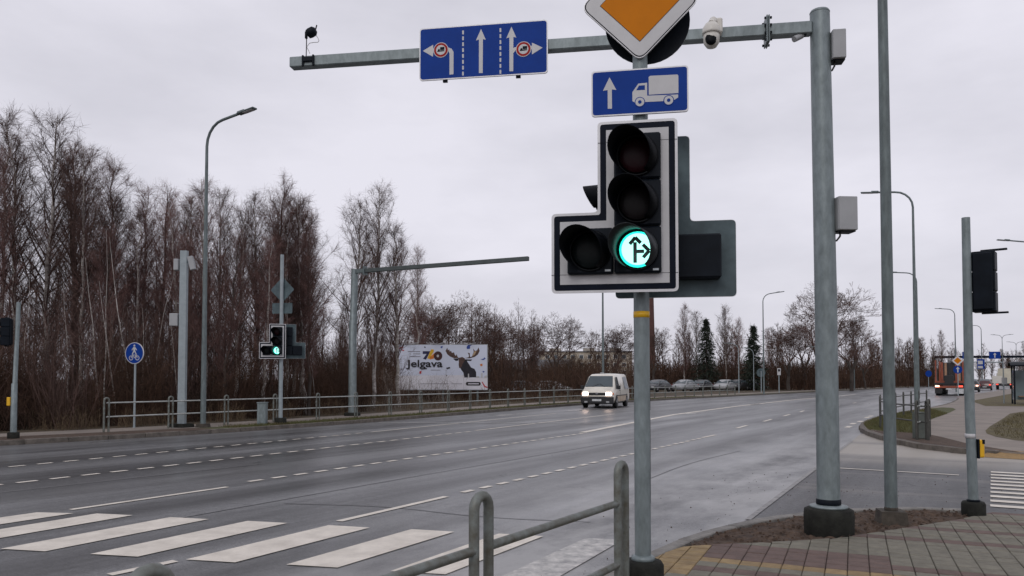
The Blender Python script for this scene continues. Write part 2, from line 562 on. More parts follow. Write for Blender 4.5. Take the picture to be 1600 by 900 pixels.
# side road sheet (darker asphalt), right-hand island and its path
US, NS = Vector((0.515, 0.857)), Vector((0.857, -0.515))
def ST(s, t):
    p = US * s + NS * t
    return (p.x, p.y)
struct('side_road', MB().sheet([(2.4, 8.35), (2.94, 9.36), (5.5, 13.95), (9.0, 20.4), (10.4, 23.0), (12, 24), (45, 4), (40, -8)], 0.004), ASPHS)
IK = smooth_line([(230, 330), (72, 112), (47.2, 78.5), (38.9, 67), (30.5, 53.0), (24.5, 44.0), (17.2, 34.6), (14.0, 30.0), (11.75, 26.1), (10.45, 23.0), (9.75, 20.0), (9.55, 18.2), (10.0, 16.5), (11.2, 15.2), (14, 13.3), (40, -3)], 1)
isl_path = struct('right_pavement', MB().slab([(p[0], p[1]) for p in offset_line(IK, 0.14)] + [(300, 20), (400, 330)], -0.2, Hc), PATHM)
kerb_r = struct_group('right_kerb')
for (x, y, a) in resample(IK, 1.0):
    if y > 62 or x > 10.2 and y < 17:
        continue
    o = obj('kerb_stone', ks_mesh, None, kerb_r)
    o.location = (x - math.sin(a) * 0.07, y + math.cos(a) * 0.07, random.uniform(-.004, .004))
    o.rotation_euler = (0, 0, a)
isl_grass = struct('island_lawn', MB().sheet(smooth_line([(11.9, 26.1), (14.1, 29.9), (17.3, 34.4), (23.0, 41.6), (23.2, 40.0), (19.0, 33.6), (15.9, 29.2), (14.1, 26.3), (12.5, 23.4), (11.4, 21.3), (10.6, 22.9), (11.9, 26.1)], 1)[:-1], Hc + 0.004), GRASSG)
isl_soil = struct('island_soil', MB().sheet([(10.65, 22.9), (9.95, 20.0), (9.75, 18.25), (10.15, 16.65), (10.6, 16.1), (10.7, 18.0), (11.3, 20.3), (11.5, 21.4)], Hc + 0.006), SOIL)
struct('right_lawn', MB().sheet(smooth_line([(60, 10), (14.0, 16.9), (12.4, 18.6), (12.9, 20.9), (14.3, 23.3), (18.6, 29.2), (23.0, 35.4), (25.5, 36.5), (60, 36)], 1), Hc + 0.005), GRASSD)
struct('far_lawn', MB().sheet([(29.2, 42.3), (26.6, 43.2), (31.6, 53.0), (57, 86.5), (120, 160), (140, 100)], Hc + 0.006), GRASSD)
struct('kerb_ramp', MB().add([(9.85, 16.25, .009), (10.7, 15.35, .009), (14.2, 12.85, .009), (24, 6.6, .009), (24.4, 7.2, Hc + .008), (14.5, 13.45, Hc + .008), (11.1, 15.9, Hc + .008), (10.35, 16.6, Hc + .008)], [(0, 1, 6, 7), (1, 2, 5, 6), (2, 3, 4, 5)]), SAND)

# ------------------------------------------------------------------ road markings
mk = struct_group('road_markings')
def strip(a, b, w, m=PAINT, z=0.008, name='painted_line'):
    A, B = Vector(a), Vector(b)
    t = (B - A).normalized()
    n = Vector((-t.y, t.x)) * w / 2
    o = obj(name, MB().sheet([A + n, A - n, B - n, B + n], z), m, mk)
    return o
def dashes(a, b, pitch, frac, w, m=PAINT, z=0.008):
    A, B = Vector(a), Vector(b)
    L = (B - A).length
    n = max(1, round(L / pitch))
    for i in range(n):
        p = A + (B - A) * (i / n)
        q = A + (B - A) * ((i + frac) / n)
        strip(p, q, w, m, z, 'painted_dash')
# crosswalk bars
bars = [[(-5.85, 9.52), (-5.36, 9.46), (-6.3, 7.86), (-6.8, 7.96)],
        [(-5.07, 9.44), (-4.57, 9.32), (-5.48, 7.64), (-5.98, 7.74)],
        [(-4.06, 9.19), (-3.55, 9.06), (-4.45, 7.38), (-4.95, 7.49)],
        [(-3.06, 8.95), (-2.56, 8.82), (-3.46, 7.16), (-3.96, 7.27)],
        [(-2.06, 8.69), (-1.57, 8.55), (-2.48, 6.94), (-2.97, 7.05)],
        [(-1.10, 8.46), (-0.62, 8.32), (-1.52, 6.75), (-2.00, 6.86)],
        [(-0.14, 8.22), (0.33, 8.09), (-0.56, 6.52), (-1.04, 6.63)],
        [(0.76, 7.99), (1.13, 7.90), (0.36, 6.38), (-0.10, 6.43)]]
for i, q in enumerate(bars):
    obj('crosswalk_bar', MB().sheet(q, 0.008), PAINT if i < 7 else PAINTW, mk)
strip((-5.55, 9.72), (-4.33, 11.75), 0.10)
dashes((-4.22, 12.36), (2.25, 23.45), 0.50, 0.58, 0.11)
for a, b in (((2.16, 23.63), (7.36, 35.2)), ((7.36, 35.2), (13.4, 46.0)), ((13.4, 46.0), (22.3, 60.6)), ((22.3, 60.6), (36, 80.5))):
    strip(a, b, 0.24)
dashes((-9.9, 13.5), (-4.45, 23.62), 0.53, 0.56, 0.10)
strip((-4.35, 23.8), (2.11, 36.7), 0.10)
dashes((-8.35, 11.3), (-1.20, 24.2), 0.53, 0.6, 0.11)
strip((-1.16, 24.5), (4.8, 36.0), 0.11)
strip((-3.38, 6.51), (-3.04, 7.0), 0.10)
strip((-2.0, 8.94), (-0.92, 10.8), 0.10)
dashes((-0.72, 11.19), (5.32, 21.5), 0.50, 0.56, 0.105)
strip((5.32, 21.55), (5.96, 22.6), 0.11)
for a, b in (((7.5, 25.7), (8.3, 27.2)), ((9.7, 29.7), (10.55, 31.3)), ((12.0, 34.0), (12.85, 35.6)), ((14.3, 38.2), (15.1, 39.8)), ((17.0, 42.6), (17.9, 44.2)), ((19.7, 46.9), (20.6, 48.4)), ((23, 51.9), (23.9, 53.4))):
    strip(a, b, 0.12)
for k in range(5):
    p = Vector((11.6, 43.6)) + Vector((3.6, 5.4)) * k
    strip(p, p + Vector((1.2, 1.8)), 0.12, PAINTW)
    p = p + Vector((-4.8, 2.2))
    if k != 1:
        strip(p, p + Vector((1.2, 1.8)), 0.12, PAINTW)
strip((-5.0, 28.8), (4.4, 28.3), 0.14, PAINTW, 0.012)
strip((-7.8, 10.6), (-4.6, 15.3), 0.035, PAINTF)
strip((-4.6, 15.3), (-2.0, 19.4), 0.035, PAINTF)
strip((5.99, 14.21), (7.62, 13.16), 0.085, PAINT, 0.012)
strip((2.75, 9.02), (9.0, 20.4), 0.07, mat('dusty_seam', (0.36, 0.35, 0.34), 0.8, 0, 0.2, 8, pos=True, c2=(0.20, 0.20, 0.20)), 0.012)
# lane arrows on the oncoming side
def arrow(cx, cy, rz, m):
    pts = [(-.08, 0), (.08, 0), (.08, 2.0), (.32, 2.0), (0, 3.2), (-.32, 2.0), (-.08, 2.0)]
    M = Matrix.Rotation(rz, 2)
    obj('painted_arrow', MB().sheet([(Vector((cx, cy)) + M @ Vector(p)) for p in pts], 0.010), m, mk)
arrow(9.7, 38.5, R(149), PAINTW)
arrow(0.8, 36.8, R(150), PAINTW)
arrow(4.3, 41.8, R(150), PAINTW)
TAR = mat('tar_seal', (0.030, 0.030, 0.033), 0.4, 0, 0.2, 9, pos=True)
for pts in ([(-6.2, 5.2), (-2.1, 12.3), (0.2, 16.0), (4.0, 22.2)], [(-3.0, 10.2), (-1.6, 10.0), (-0.4, 9.2), (0.9, 8.9)], [(2.2, 12.6), (3.4, 15.0), (5.2, 17.6)]):
    pts = smooth_line(pts, 3)
    l_, r_2 = offset_line(pts, .012), offset_line(pts, -.012)
    mb = MB()
    for q_ in range(len(pts) - 1):
        mb.sheet([l_[q_], r_2[q_], r_2[q_ + 1], l_[q_ + 1]], .004)
    obj('tar_seam', mb, TAR, mk)
# far crosswalk over the side road
for k in range(10):
    p = Vector((6.20, 10.02)) + Vector((2.24, 3.58)) * (k / 9)
    strip(p, p + Vector((2.6, -1.55)), 0.20, PAINT, 0.012, 'crosswalk_bar')
# kerbside dabs by the island
for (x, y) in ((11.3, 26.0), (12.3, 27.9), (13.2, 29.3), (14.9, 32.4), (15.6, 33.6)):
    strip((x, y), (x + .45, y + .75), 0.18, PAINT)

# ------------------------------------------------------------------ near pavers, soil, sand
PG = mat('paver_grey', (0.205, 0.192, 0.150), 0.85, 0, 0.25, 9, 0.5, 70, pos=True, c2=(0.135, 0.125, 0.10), rand=0.08)
PR = mat('paver_red', (0.155, 0.105, 0.090), 0.85, 0, 0.25, 9, 0.5, 70, pos=True, c2=(0.10, 0.070, 0.060), rand=0.08)
PY = mat('paver_yellow', (0.33, 0.235, 0.115), 0.85, 0, 0.2, 9, 0.5, 70, pos=True, c2=(0.20, 0.14, 0.072), rand=0.10)
PS = 0.166                                             # paver module
ang = R(-24)
ex, ey = Vector((math.cos(ang), math.sin(ang))), Vector((-math.sin(ang), math.cos(ang)))
# edge of the paved area: along the kerb, round the soil bed, along the dropped kerb
EDGE = [(-3.0, 0.36), (1.30, 6.85), (1.62, 7.19), (2.55, 7.39), (3.2, 7.56), (4.0, 8.01), (4.8, 8.46), (5.62, 9.02), (6.0, 8.84), (8.0, 7.64)]
def clip(poly, a, b):
    """keep the part of a polygon right of the line a->b"""
    out = []
    sd = lambda p: (b[0] - a[0]) * (p[1] - a[1]) - (b[1] - a[1]) * (p[0] - a[0])
    for i in range(len(poly)):
        p, q = poly[i - 1], poly[i]
        sp_, sq = sd(p), sd(q)
        if (sp_ <= 0) != (sq <= 0):
            u = sp_ / (sp_ - sq)
            out.append((p[0] + (q[0] - p[0]) * u, p[1] + (q[1] - p[1]) * u))
        if sq <= 0:
            out.append(q)
    return out
def poly_area(p):
    return abs(sum(p[i - 1][0] * p[i][1] - p[i][0] * p[i - 1][1] for i in range(len(p)))) / 2 if len(p) > 2 else 0
cells = []
O = Vector((1.5, 6.2))
for i in range(-24, 56):
    for j in range(-26, 34):
        p = O + ex * (i * PS) + ey * (j * PS)
        if p.y < 3.0 or p.x > 7.8 or p.x < -1:
            continue
        k = 2 if j == 3 else (1 if (j % 4 == 1 and j != 9) or (j in (4, 5, 6, 7) and i < 9) else 0)
        if p.x - 1.12 < (p.y - 6.78) * 0.6 + 0.55 and p.y > 5.2:
            k = 2
        g = .0025
        h_ = PS / 2 - g
        sq = [p - ex * h_ - ey * h_, p + ex * h_ - ey * h_, p + ex * h_ + ey * h_, p - ex * h_ + ey * h_]
        sq = [(v.x, v.y) for v in sq]
        full = PS * PS
        for a_, b_ in zip(EDGE[:-1], EDGE[1:]):
            # only the edge piece nearest this paver cuts it
            if a_[0] - .12 <= p.x <= b_[0] + .12:
                sq = clip(sq, a_, b_) if sq else sq
        if len(sq) < 3 or poly_area(sq) < full * .08:
            continue
        vis = p.y > 5.75 and p.x / p.y < 0.72
        cells.append((0 if vis else 1, p.length, p, k, sq, poly_area(sq) > full * .93 * .93))
cells.sort(key=lambda c: (c[0], c[1]))
pav_mesh = [MB().box((0, 0, 0), (PS - .005, PS - .005, 0.07), bev=0.006).mesh('paver', m_) for m_ in (PG, PR, PY)]
rest = [MB(), MB(), MB()]
for n_, (v_, d_, p, k, sq, whole) in enumerate(cells):
    dz = random.uniform(-.003, .002)
    if n_ < 300:
        if whole:
            o = obj('paver', pav_mesh[k], None, near_pav)
            o.location = (p.x, p.y, Hn - 0.035 + dz)
            o.rotation_euler = (random.uniform(-.008, .008), random.uniform(-.008, .008), ang)
        else:
            obj('paver', MB().slab(sq, Hn - .07 + dz, Hn + dz), (PG, PR, PY)[k], near_pav)
    else:
        rest[k].slab(sq, Hn - .07 + dz, Hn + dz)
for k, m_ in enumerate((PG, PR, PY)):
    if rest[k].v:
        o = obj('paver', rest[k], m_, near_pav); o['kind'] = 'stuff'
# soil strip round the pole bases: a lumpy bed
poly_soil = [(1.62, 7.2), (2.55, 7.40), (3.2, 7.57), (4.0, 8.02), (4.8, 8.47), (5.5, 9.0), (5.42, 9.12), (4.95, 9.2), (4.4, 9.18), (3.65, 8.97), (2.85, 8.52), (2.2, 7.95)]
def inside(poly, x, y):
    c = False
    for i in range(len(poly)):
        (x0, y0), (x1, y1) = poly[i - 1], poly[i]
        if (y0 > y) != (y1 > y) and x < (x1 - x0) * (y - y0) / (y1 - y0) + x0:
            c = not c
    return c
soil = MB()
st = 0.045
for i in range(int(4.2 / st)):
    for j in range(int(2.2 / st)):
        x, y = 1.5 + i * st, 7.1 + j * st
        if inside(poly_soil, x + st / 2, y + st / 2):
            def hz(a, b):
                return Hn - 0.02 + 0.035 * (math.sin(a * 7.1 + b * 3.3) * math.sin(b * 9.7 - a * 2.2)) * 0.6 + 0.022 * math.sin(a * 41.3 + 7 * math.sin(b * 23)) * math.sin(b * 37.9 + 5 * math.sin(a * 19))
            soil.add([(x, y, hz(x, y)), (x + st, y, hz(x + st, y)), (x + st, y + st, hz(x + st, y + st)), (x, y + st, hz(x, y + st))], [(0, 1, 2, 3)], True)
struct('near_soil', soil, SOIL)
clod = MB()
rs = random.Random(3)
for _ in range(900):
    x, y = rs.uniform(1.4, 5.6), rs.uniform(7.0, 9.2)
    if not inside(poly_soil, x, y):
        continue
    r_ = rs.uniform(.006, .024)
    clod.box((x, y, Hn + rs.uniform(-.01, .012)), (r_ * rs.uniform(.8, 1.6), r_ * rs.uniform(.8, 1.6), r_), rs.uniform(0, 3), 0.7)
o = obj('soil_clods', clod, SOIL); o['kind'] = 'stuff'; o['label'] = 'loose clods of dark soil around the pole bases'
grit = MB()
for _ in range(260):
    s_, t_ = rs.uniform(3.5, 13), -2.55 - abs(rs.gauss(0, 0.45))
    x, y = ST(s_, t_)
    r_ = .002 + .010 * rs.random() ** 5
    grit.box((x, y, r_ * .4), (r_ * 1.5, r_, r_), rs.uniform(0, 3), 0.6)
for _ in range(260):
    x, y = rs.uniform(3.2, 8.5), rs.uniform(9.6, 13.5)
    r_ = .0025 + .009 * rs.random() ** 3
    grit.box((x, y, r_ * .4 + .004), (r_ * 1.5, r_, r_), rs.uniform(0, 3), 0.6)
o = obj('road_grit', grit, SOIL); o['kind'] = 'stuff'; o['label'] = 'scattered grit and crumbs of soil along the kerb'

# ------------------------------------------------------------------ near signal pole, its signs and lights
A10 = R(-10)
PX, PY_ = 0.955, 5.65
def on_pole(lx, ly, z):
    c, s = math.cos(A10), math.sin(A10)
    return (PX + lx * c - ly * s, PY_ + lx * s + ly * c, z)
t = thing('signal_pole', 'galvanised signal pole with yellow tape band carrying the large green-lit traffic light', 'pole', (PX, PY_, Hn), A10)
obj('pole', MB().tube([(0, 0, 0.1), (0, 0, 2.45), (0, 0, 4.75)], [.059, .057, .054], 20), GALV, t)
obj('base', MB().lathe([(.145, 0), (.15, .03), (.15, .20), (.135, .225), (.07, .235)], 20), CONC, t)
obj('tape_band', MB().lathe([(.0595, 2.0), (.0595, 2.045)], 20), YELLOW, t)
obj('collar', MB().lathe([(.085, .225), (.085, .255), (.062, .27)], 20), GALV, t)
obj('dark_strip', MB().box((.056, .02, .95), (.008, .04, .62), bev=.002), BLACK, t)  # thin black strips set along the right side of the pole
obj('dark_strip', MB().box((.056, .02, 1.42), (.008, .04, .20), bev=.002), BLACK, t)

def layer_sign(name, label, cat, loc, rz, outline_fn, rim, faces, back=SIGNBACK, group=None):
    """rim plate plus front faces; faces: list of (part name, outline list, material)"""
    t = thing(name, label, cat, loc, rz, group)
    obj('plate', MB().plate(outline_fn, 0.012, -0.006), rim, t)
    obj('back_panel', MB().plate([(p[0] * .985, p[1] * .985) for p in outline_fn], 0.016, 0.0135), back, t)
    y = -0.006
    for nm, polys, m_, lift in faces:
        for p in polys:
            obj(nm, MB().plate(p, y, y - 0.0012 * lift), m_, t)
    return t

# priority road diamond
def diamond(h, r):
    return round_poly([(0, -h), (h, 0), (0, h), (-h, 0)], r, 5)
t = layer_sign('priority_sign', 'yellow and white diamond priority sign at the top of the signal pole', 'road sign', on_pole(0.0, -0.075, 4.42), A10, diamond(.435, .07), RIM,
    [('border_line', [diamond(.428, .068)], BAND, 1), ('white_field', [diamond(.418, .066)], WHITEF, 2), ('black_line', [diamond(.292, .006)], BAND, 3), ('orange_field', [diamond(.287, .006)], ORANGE, 4)])
obj('clamp', MB().box((0, .035, -.24), (.14, .05, .035), bev=.004), GALV, t)
t = thing('round_sign', 'round road sign seen from its dark back behind the diamond priority sign', 'road sign', on_pole(0.055, 0.075, 4.335), A10 + R(180))
obj('plate', MB().plate(circle(0, 0, .315, 40), .012, -.004), BLACK, t)
obj('face', MB().plate(circle(0, 0, .30, 40), -.004, -.0055), BLUE, t)
obj('clamp', MB().box((.05, .035, -.22), (.14, .05, .035), bev=.004), BLACK, t)

# lorry route plate: coordinates taken off the plate in its own plane
def zt(x, y):
    return ((x - 760) / 750 * .70, -(y + .05 * (x - 760) - 723) / 330 * .335)
box_ = [zt(832, 620), zt(845, 612), zt(1052, 605), zt(1060, 612), zt(1060, 740), zt(832, 750)]
cab_ = [zt(705, 730), zt(752, 668), zt(820, 662), zt(820, 757), zt(1058, 750), zt(1057, 772), zt(1018, 795), zt(800, 803), zt(722, 806), zt(705, 795)]
win_ = [zt(735, 716), zt(757, 683), zt(802, 680), zt(802, 714)]
w1, w2 = zt(763, 803), zt(985, 792)
arr_ = [zt(512, 850), zt(512, 712), zt(475, 718), zt(527, 618), zt(580, 712), zt(545, 708), zt(545, 850)]
t = layer_sign('truck_route_sign', 'blue plate with white upward arrow and white lorry below the diamond sign', 'road sign', on_pole(-0.005, -0.078, 3.76), A10, rrect(-.352, -.17, .352, .17, .025), RIM,
    [('blue_field', [rrect(-.342, -.16, .342, .16, .02)], BLUE, 1), ('arrow', [arr_], WHITEF, 2), ('lorry', [box_, cab_], WHITEF, 2), ('lorry_window', [win_], BLUE, 3),
     ('wheel_gap', [circle(*w1, .038), circle(*w2, .038)], BLUE, 3), ('wheel', [circle(*w1, .032), circle(*w2, .032)], WHITEF, 4), ('wheel_hub', [circle(*w1, .013), circle(*w2, .013)], BLUE, 5)])
obj('clamp', MB().box((0, .035, .1), (.14, .05, .03), bev=.004), GALV, t)
obj('clamp', MB().box((0, .035, -.1), (.14, .05, .03), bev=.004), GALV, t)

LENSR = mat('lens_red', (0.014, 0.002, 0.004), 0.35, 0, 0.2, 8, spec=0.12)
LENSA = mat('lens_amber', (0.010, 0.008, 0.009), 0.35, 0, 0.2, 8, spec=0.12)
LENSG = mat('lens_dark', (0.006, 0.009, 0.010), 0.35, 0, 0.2, 8, spec=0.12)
LENSL = mat('lens_green_lit', (0.1, 0.5, 0.4), 0.3, 0, 0.1, 8, emit=(0.40, 1.0, 0.86), estr=1.7)
LENSE = mat('lens_green_edge', (0.05, 0.4, 0.3), 0.3, 0, 0.1, 8, emit=(0.02, 0.85, 0.62), estr=1.6)
ARROWB = mat('arrow_mask', (0.01, 0.06, 0.055), 0.4)
VISG = mat('visor_gloss', (0.022, 0.026, 0.030), 0.30, 0, 0.2, 6, spec=0.25)
STICK = mat('sticker_white', (0.5, 0.55, 0.58), 0.4)

def visor(r, ln, skew, tilt=0.0, n=26, th=.004):
    """hood open at the bottom; skew turns its axis towards -x"""
    mb = MB()
    vs, fs = [], []
    a0, a1 = R(-58), R(238)
    for i in range(n + 1):
        a = a0 + (a1 - a0) * i / n
        up = (math.sin(a) + 1) / 2
        l = ln * (0.28 + 0.72 * up ** 0.8)
        for rr in (r, r - th):
            vs.append((rr * math.cos(a), 0, rr * math.sin(a)))
            vs.append((rr * math.cos(a) * .98 - math.tan(skew) * l, -l, rr * math.sin(a) * .98 - math.tan(tilt) * l))
    for i in range(n):
        o, p = i * 4, i * 4 + 4
        fs += [(o, o + 1, p + 1, p), (o + 2, p + 2, p + 3, o + 3), (o + 1, o + 3, p + 3, p + 1)]
    fs += [(0, 2, 3, 1), (n * 4, n * 4 + 1, n * 4 + 3, n * 4 + 2)]
    mb.add(vs, fs, True)
    return mb

def dome(r, bulge=.02, n=28):
    return MB().lathe([(r, 0), (r * .95, bulge * .35), (r * .7, bulge * .75), (r * .35, bulge * .96), (0.004, bulge)], n, Matrix.Rotation(R(90), 4, 'X'))

def Lpoly(m):
    return [(-.158 - .125 + m - .335, -.283 + m - .01), (.158 + .125 - m, -.283 + m - .01), (.158 + .125 - m, .67 + .158 + .115 - m), (-.158 - .125 + m, .67 + .158 + .115 - m), (-.158 - .125 + m, .158 + .13 - m), (-.158 - .125 + m - .335, .158 + .13 - m)]

def big_head(name, label, loc, rz, lit=True, scale=1.0, skew=R(17)):
    t = thing(name, label, 'traffic light', loc, rz)
    t.scale = (scale,) * 3
    bd = obj('backing_board', MB().plate(round_poly(Lpoly(0), .035), .008, 0.0), RIM, t)
    obj('board_back', MB().plate(round_poly(Lpoly(.003), .033), .011, .0085), SIGNBACK, bd)
    obj('black_band', MB().plate(round_poly(Lpoly(.019), .022), 0.0, -.0015), BAND, bd)
    obj('white_band', MB().plate(Lpoly(.062), -.0015, -.003), WHITEF, bd)
    # joints between the board's panels
    obj('panel_seam', MB().box((0, -.0034, .79), (.56, .0008, .003)), BAND, bd)
    obj('panel_seam', MB().box((-.17, -.0034, -.16), (.9, .0008, .003)), BAND, bd)
    for i, (cx, cz, kind) in enumerate(((0, .67, 'r'), (0, .335, 'a'), (0, 0, 'g'), (-.335, 0, 'd'))):
        h = obj('lamp_housing', MB().box((cx, .045, cz), (.328 if kind != 'd' else .326, .21, .328), bev=.012), BLACK, t)
        d = obj('lens_rim', MB().lathe([(.150, 0), (.150, .012), (.138, .018), (.136, .0)], 30, Matrix.Translation((cx, -.060, cz)) @ Matrix.Rotation(R(90), 4, 'X')), BLACKV, h)
        lm = {'r': LENSR, 'a': LENSA, 'd': LENSG}.get(kind, LENSE if lit else LENSG)
        l = obj('lens', dome(.128), lm, h)
        l.location = (cx, -.064, cz)
        if kind == 'g' and lit:
            g = obj('lit_disc', MB().lathe([(.112, 0), (.108, .004), (.003, .010)], 30, Matrix.Rotation(R(90), 4, 'X')), LENSL, h)
            g.location = (cx, -.0795, cz)
            sh = .0255
            def bar(p, q, w=sh):
                P_, Q_ = Vector(p), Vector(q)
                n_ = (Q_ - P_).normalized()
                n_ = Vector((-n_.y, n_.x)) * w / 2
                return [P_ + n_, P_ - n_, Q_ - n_, Q_ + n_]
            arrow_lines = [((-.018, -.098), (-.018, .048)), ((-.018, -.018), (.045, -.018)), ((-.055, .035), (-.015, .082)), ((-.018, .082), (.022, .040)), ((.036, .030), (.080, -.016)), ((.080, -.014), (.038, -.062))]
            mb = MB()
            for k_, (p, q) in enumerate(arrow_lines):
                mb.plate([(v.x + cx, v.y + cz) for v in bar(p, q)], -.0895 - k_ * .0002, -.0915 - k_ * .0002)
            obj('arrow_symbol', mb, ARROWB, h)
        v = obj('visor', visor(.146, .26, skew), VISG if kind == 'g' and lit else BLACKV, h)
        v.location = (cx, -.062, cz)
        if kind in 'gd':
            obj('sticker', MB().box((cx + .125, -.0615, cz - .142), (.040, .002, .014)), STICK, h)
    obj('mount', MB().box((0, .14, .55), (.05, .1, .05)), BLACK, t)
    obj('mount', MB().box((0, .14, -.05), (.05, .1, .05)), BLACK, t)
    return t
big_head('traffic_light', 'large L-shaped traffic light nearest the camera, lit with a green arrow symbol', on_pole(-0.022, -0.215, 2.56), A10)
big_head('traffic_light', 'L-shaped traffic light seen from its grey back, behind the large green-lit one', on_pole(0.085, 0.22, 2.56), A10 + R(180), lit=False)

def small_head(name, label, loc, rz, n=3, pitch=.235, lit=None):
    """slim signal facing local -y"""
    t = thing(name, label, 'traffic light', loc, rz)
    for i in range(n):
        h = obj('lamp_housing', MB().box((0, 0, i * pitch), (.24, .20, pitch - .004), bev=.012), BLACK, t)
        l = obj('lens', dome(.095, .015), (LENSG, LENSA, LENSR)[min(i, 2)] if n == 3 else (LENSG, LENSR)[i], h)
        l.location = (0, -.10, i * pitch)
        v = obj('visor', visor(.104, .15, 0), BLACKV, h)
        v.location = (0, -.099, i * pitch)
    obj('back_cover', MB().box((0, .115, (n - 1) * pitch / 2), (.20, .04, n * pitch - .05), bev=.01), BLACK, t)
    for z in (-pitch / 2 - .01, (n - .5) * pitch + .01):
        obj('bracket', MB().box((-.10, .0, z), (.26, .05, .02)), BLACK, t)
    return t
small_head('pedestrian_light', 'small pedestrian signal whose visor pokes out left behind the large traffic light', (0.80, 5.93, 2.83), R(-90) - R(20), n=2)

# ------------------------------------------------------------------ near railing
def u_post(h, w, r):
    mb = MB()
    path = [(-w / 2, 0, -.05), (-w / 2, 0, h - w / 2)]
    for i in range(1, 9):
        a = math.pi - math.pi * i / 8
        path.append((w / 2 * math.cos(a), 0, h - w / 2 + w / 2 * math.sin(a)))
    path += [(w / 2, 0, -.05)]
    mb.tube(path, r, 12)
    return mb
t = thing('railing', 'grey tubular pedestrian railing with arched posts in the foreground beside the crosswalk', 'railing')
up = u_post(.955, .13, .027).mesh('post', RAILM)
d_rail = Vector((.92, 1.47)).normalized()
hd = math.atan2(d_rail.y, d_rail.x)
p0 = Vector((.765, 5.40))
ps = [p0 - d_rail * k for k in (0, 1.735, 3.55, 5.3)]
for p in ps:
    o = obj('post', up, None, t)
    o.location = (p.x, p.y, Hn)
    o.rotation_euler = (0, 0, hd)
for a, b in zip(ps[:-1], ps[1:]):
    for z in (.69, .27):
        A, B = a - d_rail * .065, b + d_rail * .065
        obj('rail', MB().tube([(A.x, A.y, Hn + z), (B.x, B.y, Hn + z)], .0245, 12), RAILM, t)

# ------------------------------------------------------------------ mast arm with signs and sensors
MX, MY = 3.17, 7.86
t = thing('mast_arm', 'thick galvanised mast pole with a long horizontal arm over the near lanes', 'mast', (MX, MY, Hn))
ARMZ = 5.19
obj('column', MB().tube([(.05, 0, .33), (.05, 0, 2.5), (.03, 0, 5.345)], [.112, .108, .098], 28), GALV, t)
obj('column_cap', MB().lathe([(.099, 5.345), (.101, 5.355), (.09, 5.375), (.02, 5.385)], 24, Matrix.Translation((.03, 0, 0))), GALV, t)
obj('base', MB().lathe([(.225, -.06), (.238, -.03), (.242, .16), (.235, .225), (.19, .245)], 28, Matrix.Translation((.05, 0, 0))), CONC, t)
obj('flange', MB().lathe([(.185, .246), (.185, .262), (.14, .275)], 24, Matrix.Translation((.05, 0, 0))), GALV, t)
obj('joint_ring', MB().lathe([(.118, .276), (.121, .29), (.121, .322), (.113, .332)], 24, Matrix.Translation((.05, 0, 0))), BLACK, t)
aend = Vector((-5.72, 0.90))
adir = aend.normalized()
aang = math.atan2(-adir.y, -adir.x)
La = aend.length
def arm_pt(s, dy=0.0, z=ARMZ):
    """point s metres along the arm from the column, dy in front of it (towards the camera)"""
    nn = Vector((adir.y, -adir.x))
    if nn.y > 0:
        nn = -nn
    p = adir * s + nn * dy
    return (p.x, p.y, z)
def arm_box(s0, s1, h, d, z=ARMZ):
    c = adir * ((s0 + s1) / 2)
    return MB().box((c.x, c.y, z), (s1 - s0, d, h), aang, bev=.008)
obj('arm', arm_box(.06, .50, .125, .12), GALV, t)
obj('arm', arm_box(.52, La, .118, .12), GALV, t)
fl = obj('flange', arm_box(.485, .50, .29, .20), GALV, t)
obj('flange', arm_box(.505, .52, .29, .20), GALV, t)
mb = MB()
for dz in (-.115, -.04, .04, .115):
    for dy in (-.075, .075):
        x, y, z = arm_pt(.50, dy, ARMZ + dz)
        mb.box((x, y, z), (.075, .02, .02), aang)
o = obj('bolts', mb, BLACK, t)

def on_arm(s, dy, z):
    x, y, _ = arm_pt(s, dy)
    return (MX + x, MY + y, Hn + z)
# lane sign
def zl(x, y):
    k = 1.43 / 1350
    return ((x - 765) * k, -(y + .060 * (x - 765) - 402) * k * 1.0)
def shaft(pts, w):
    return None
arrow_up = lambda xc, top, bot: [zl(xc - 20, bot), zl(xc - 20, top + 112), zl(xc - 52, top + 122), zl(xc + 2, top), zl(xc + 52, top + 115), zl(xc + 22, top + 108), zl(xc + 20, bot)]
def bent_left():
    p = [zl(412, 655), zl(412, 430), zl(400, 408), zl(385, 405), zl(240, 412), zl(233, 465), zl(125, 402), zl(235, 338), zl(238, 378), zl(400, 368), zl(435, 382), zl(455, 415), zl(455, 652)]
    return p
right_arm = [zl(1082, 440), zl(1110, 402), zl(1278, 395), zl(1280, 448), zl(1390, 378), zl(1280, 325), zl(1280, 358), zl(1100, 372), zl(1075, 390)]
ring1, ring2 = zl(320, 395), zl(1192, 392)
k_ = 1.43 / 1350
def mini_truck(c):
    f = lambda x, y: (c[0] + x * k_, c[1] + y * k_)
    return [[f(-8, -2), f(-8, 28), f(38, 30), f(38, -2)], [f(-38, -14), f(-28, 8), f(-12, 10), f(-12, -6), f(38, -6), f(36, -16), f(-38, -20)]]
dsh = []
for xc0, xc1, y0, y1 in ((556, 545, 190, 665), (951, 941, 170, 648)):
    n = 8
    for i in range(n):
        ya, yb = y0 + (y1 - y0) * i / (n - .35), y0 + (y1 - y0) * (i + .65) / (n - .35)
        dsh.append([zl(xc0 - 9, yb), zl(xc0 - 9, ya), zl(xc0 + 9, ya), zl(xc0 + 9, yb)])
sL = 3.52
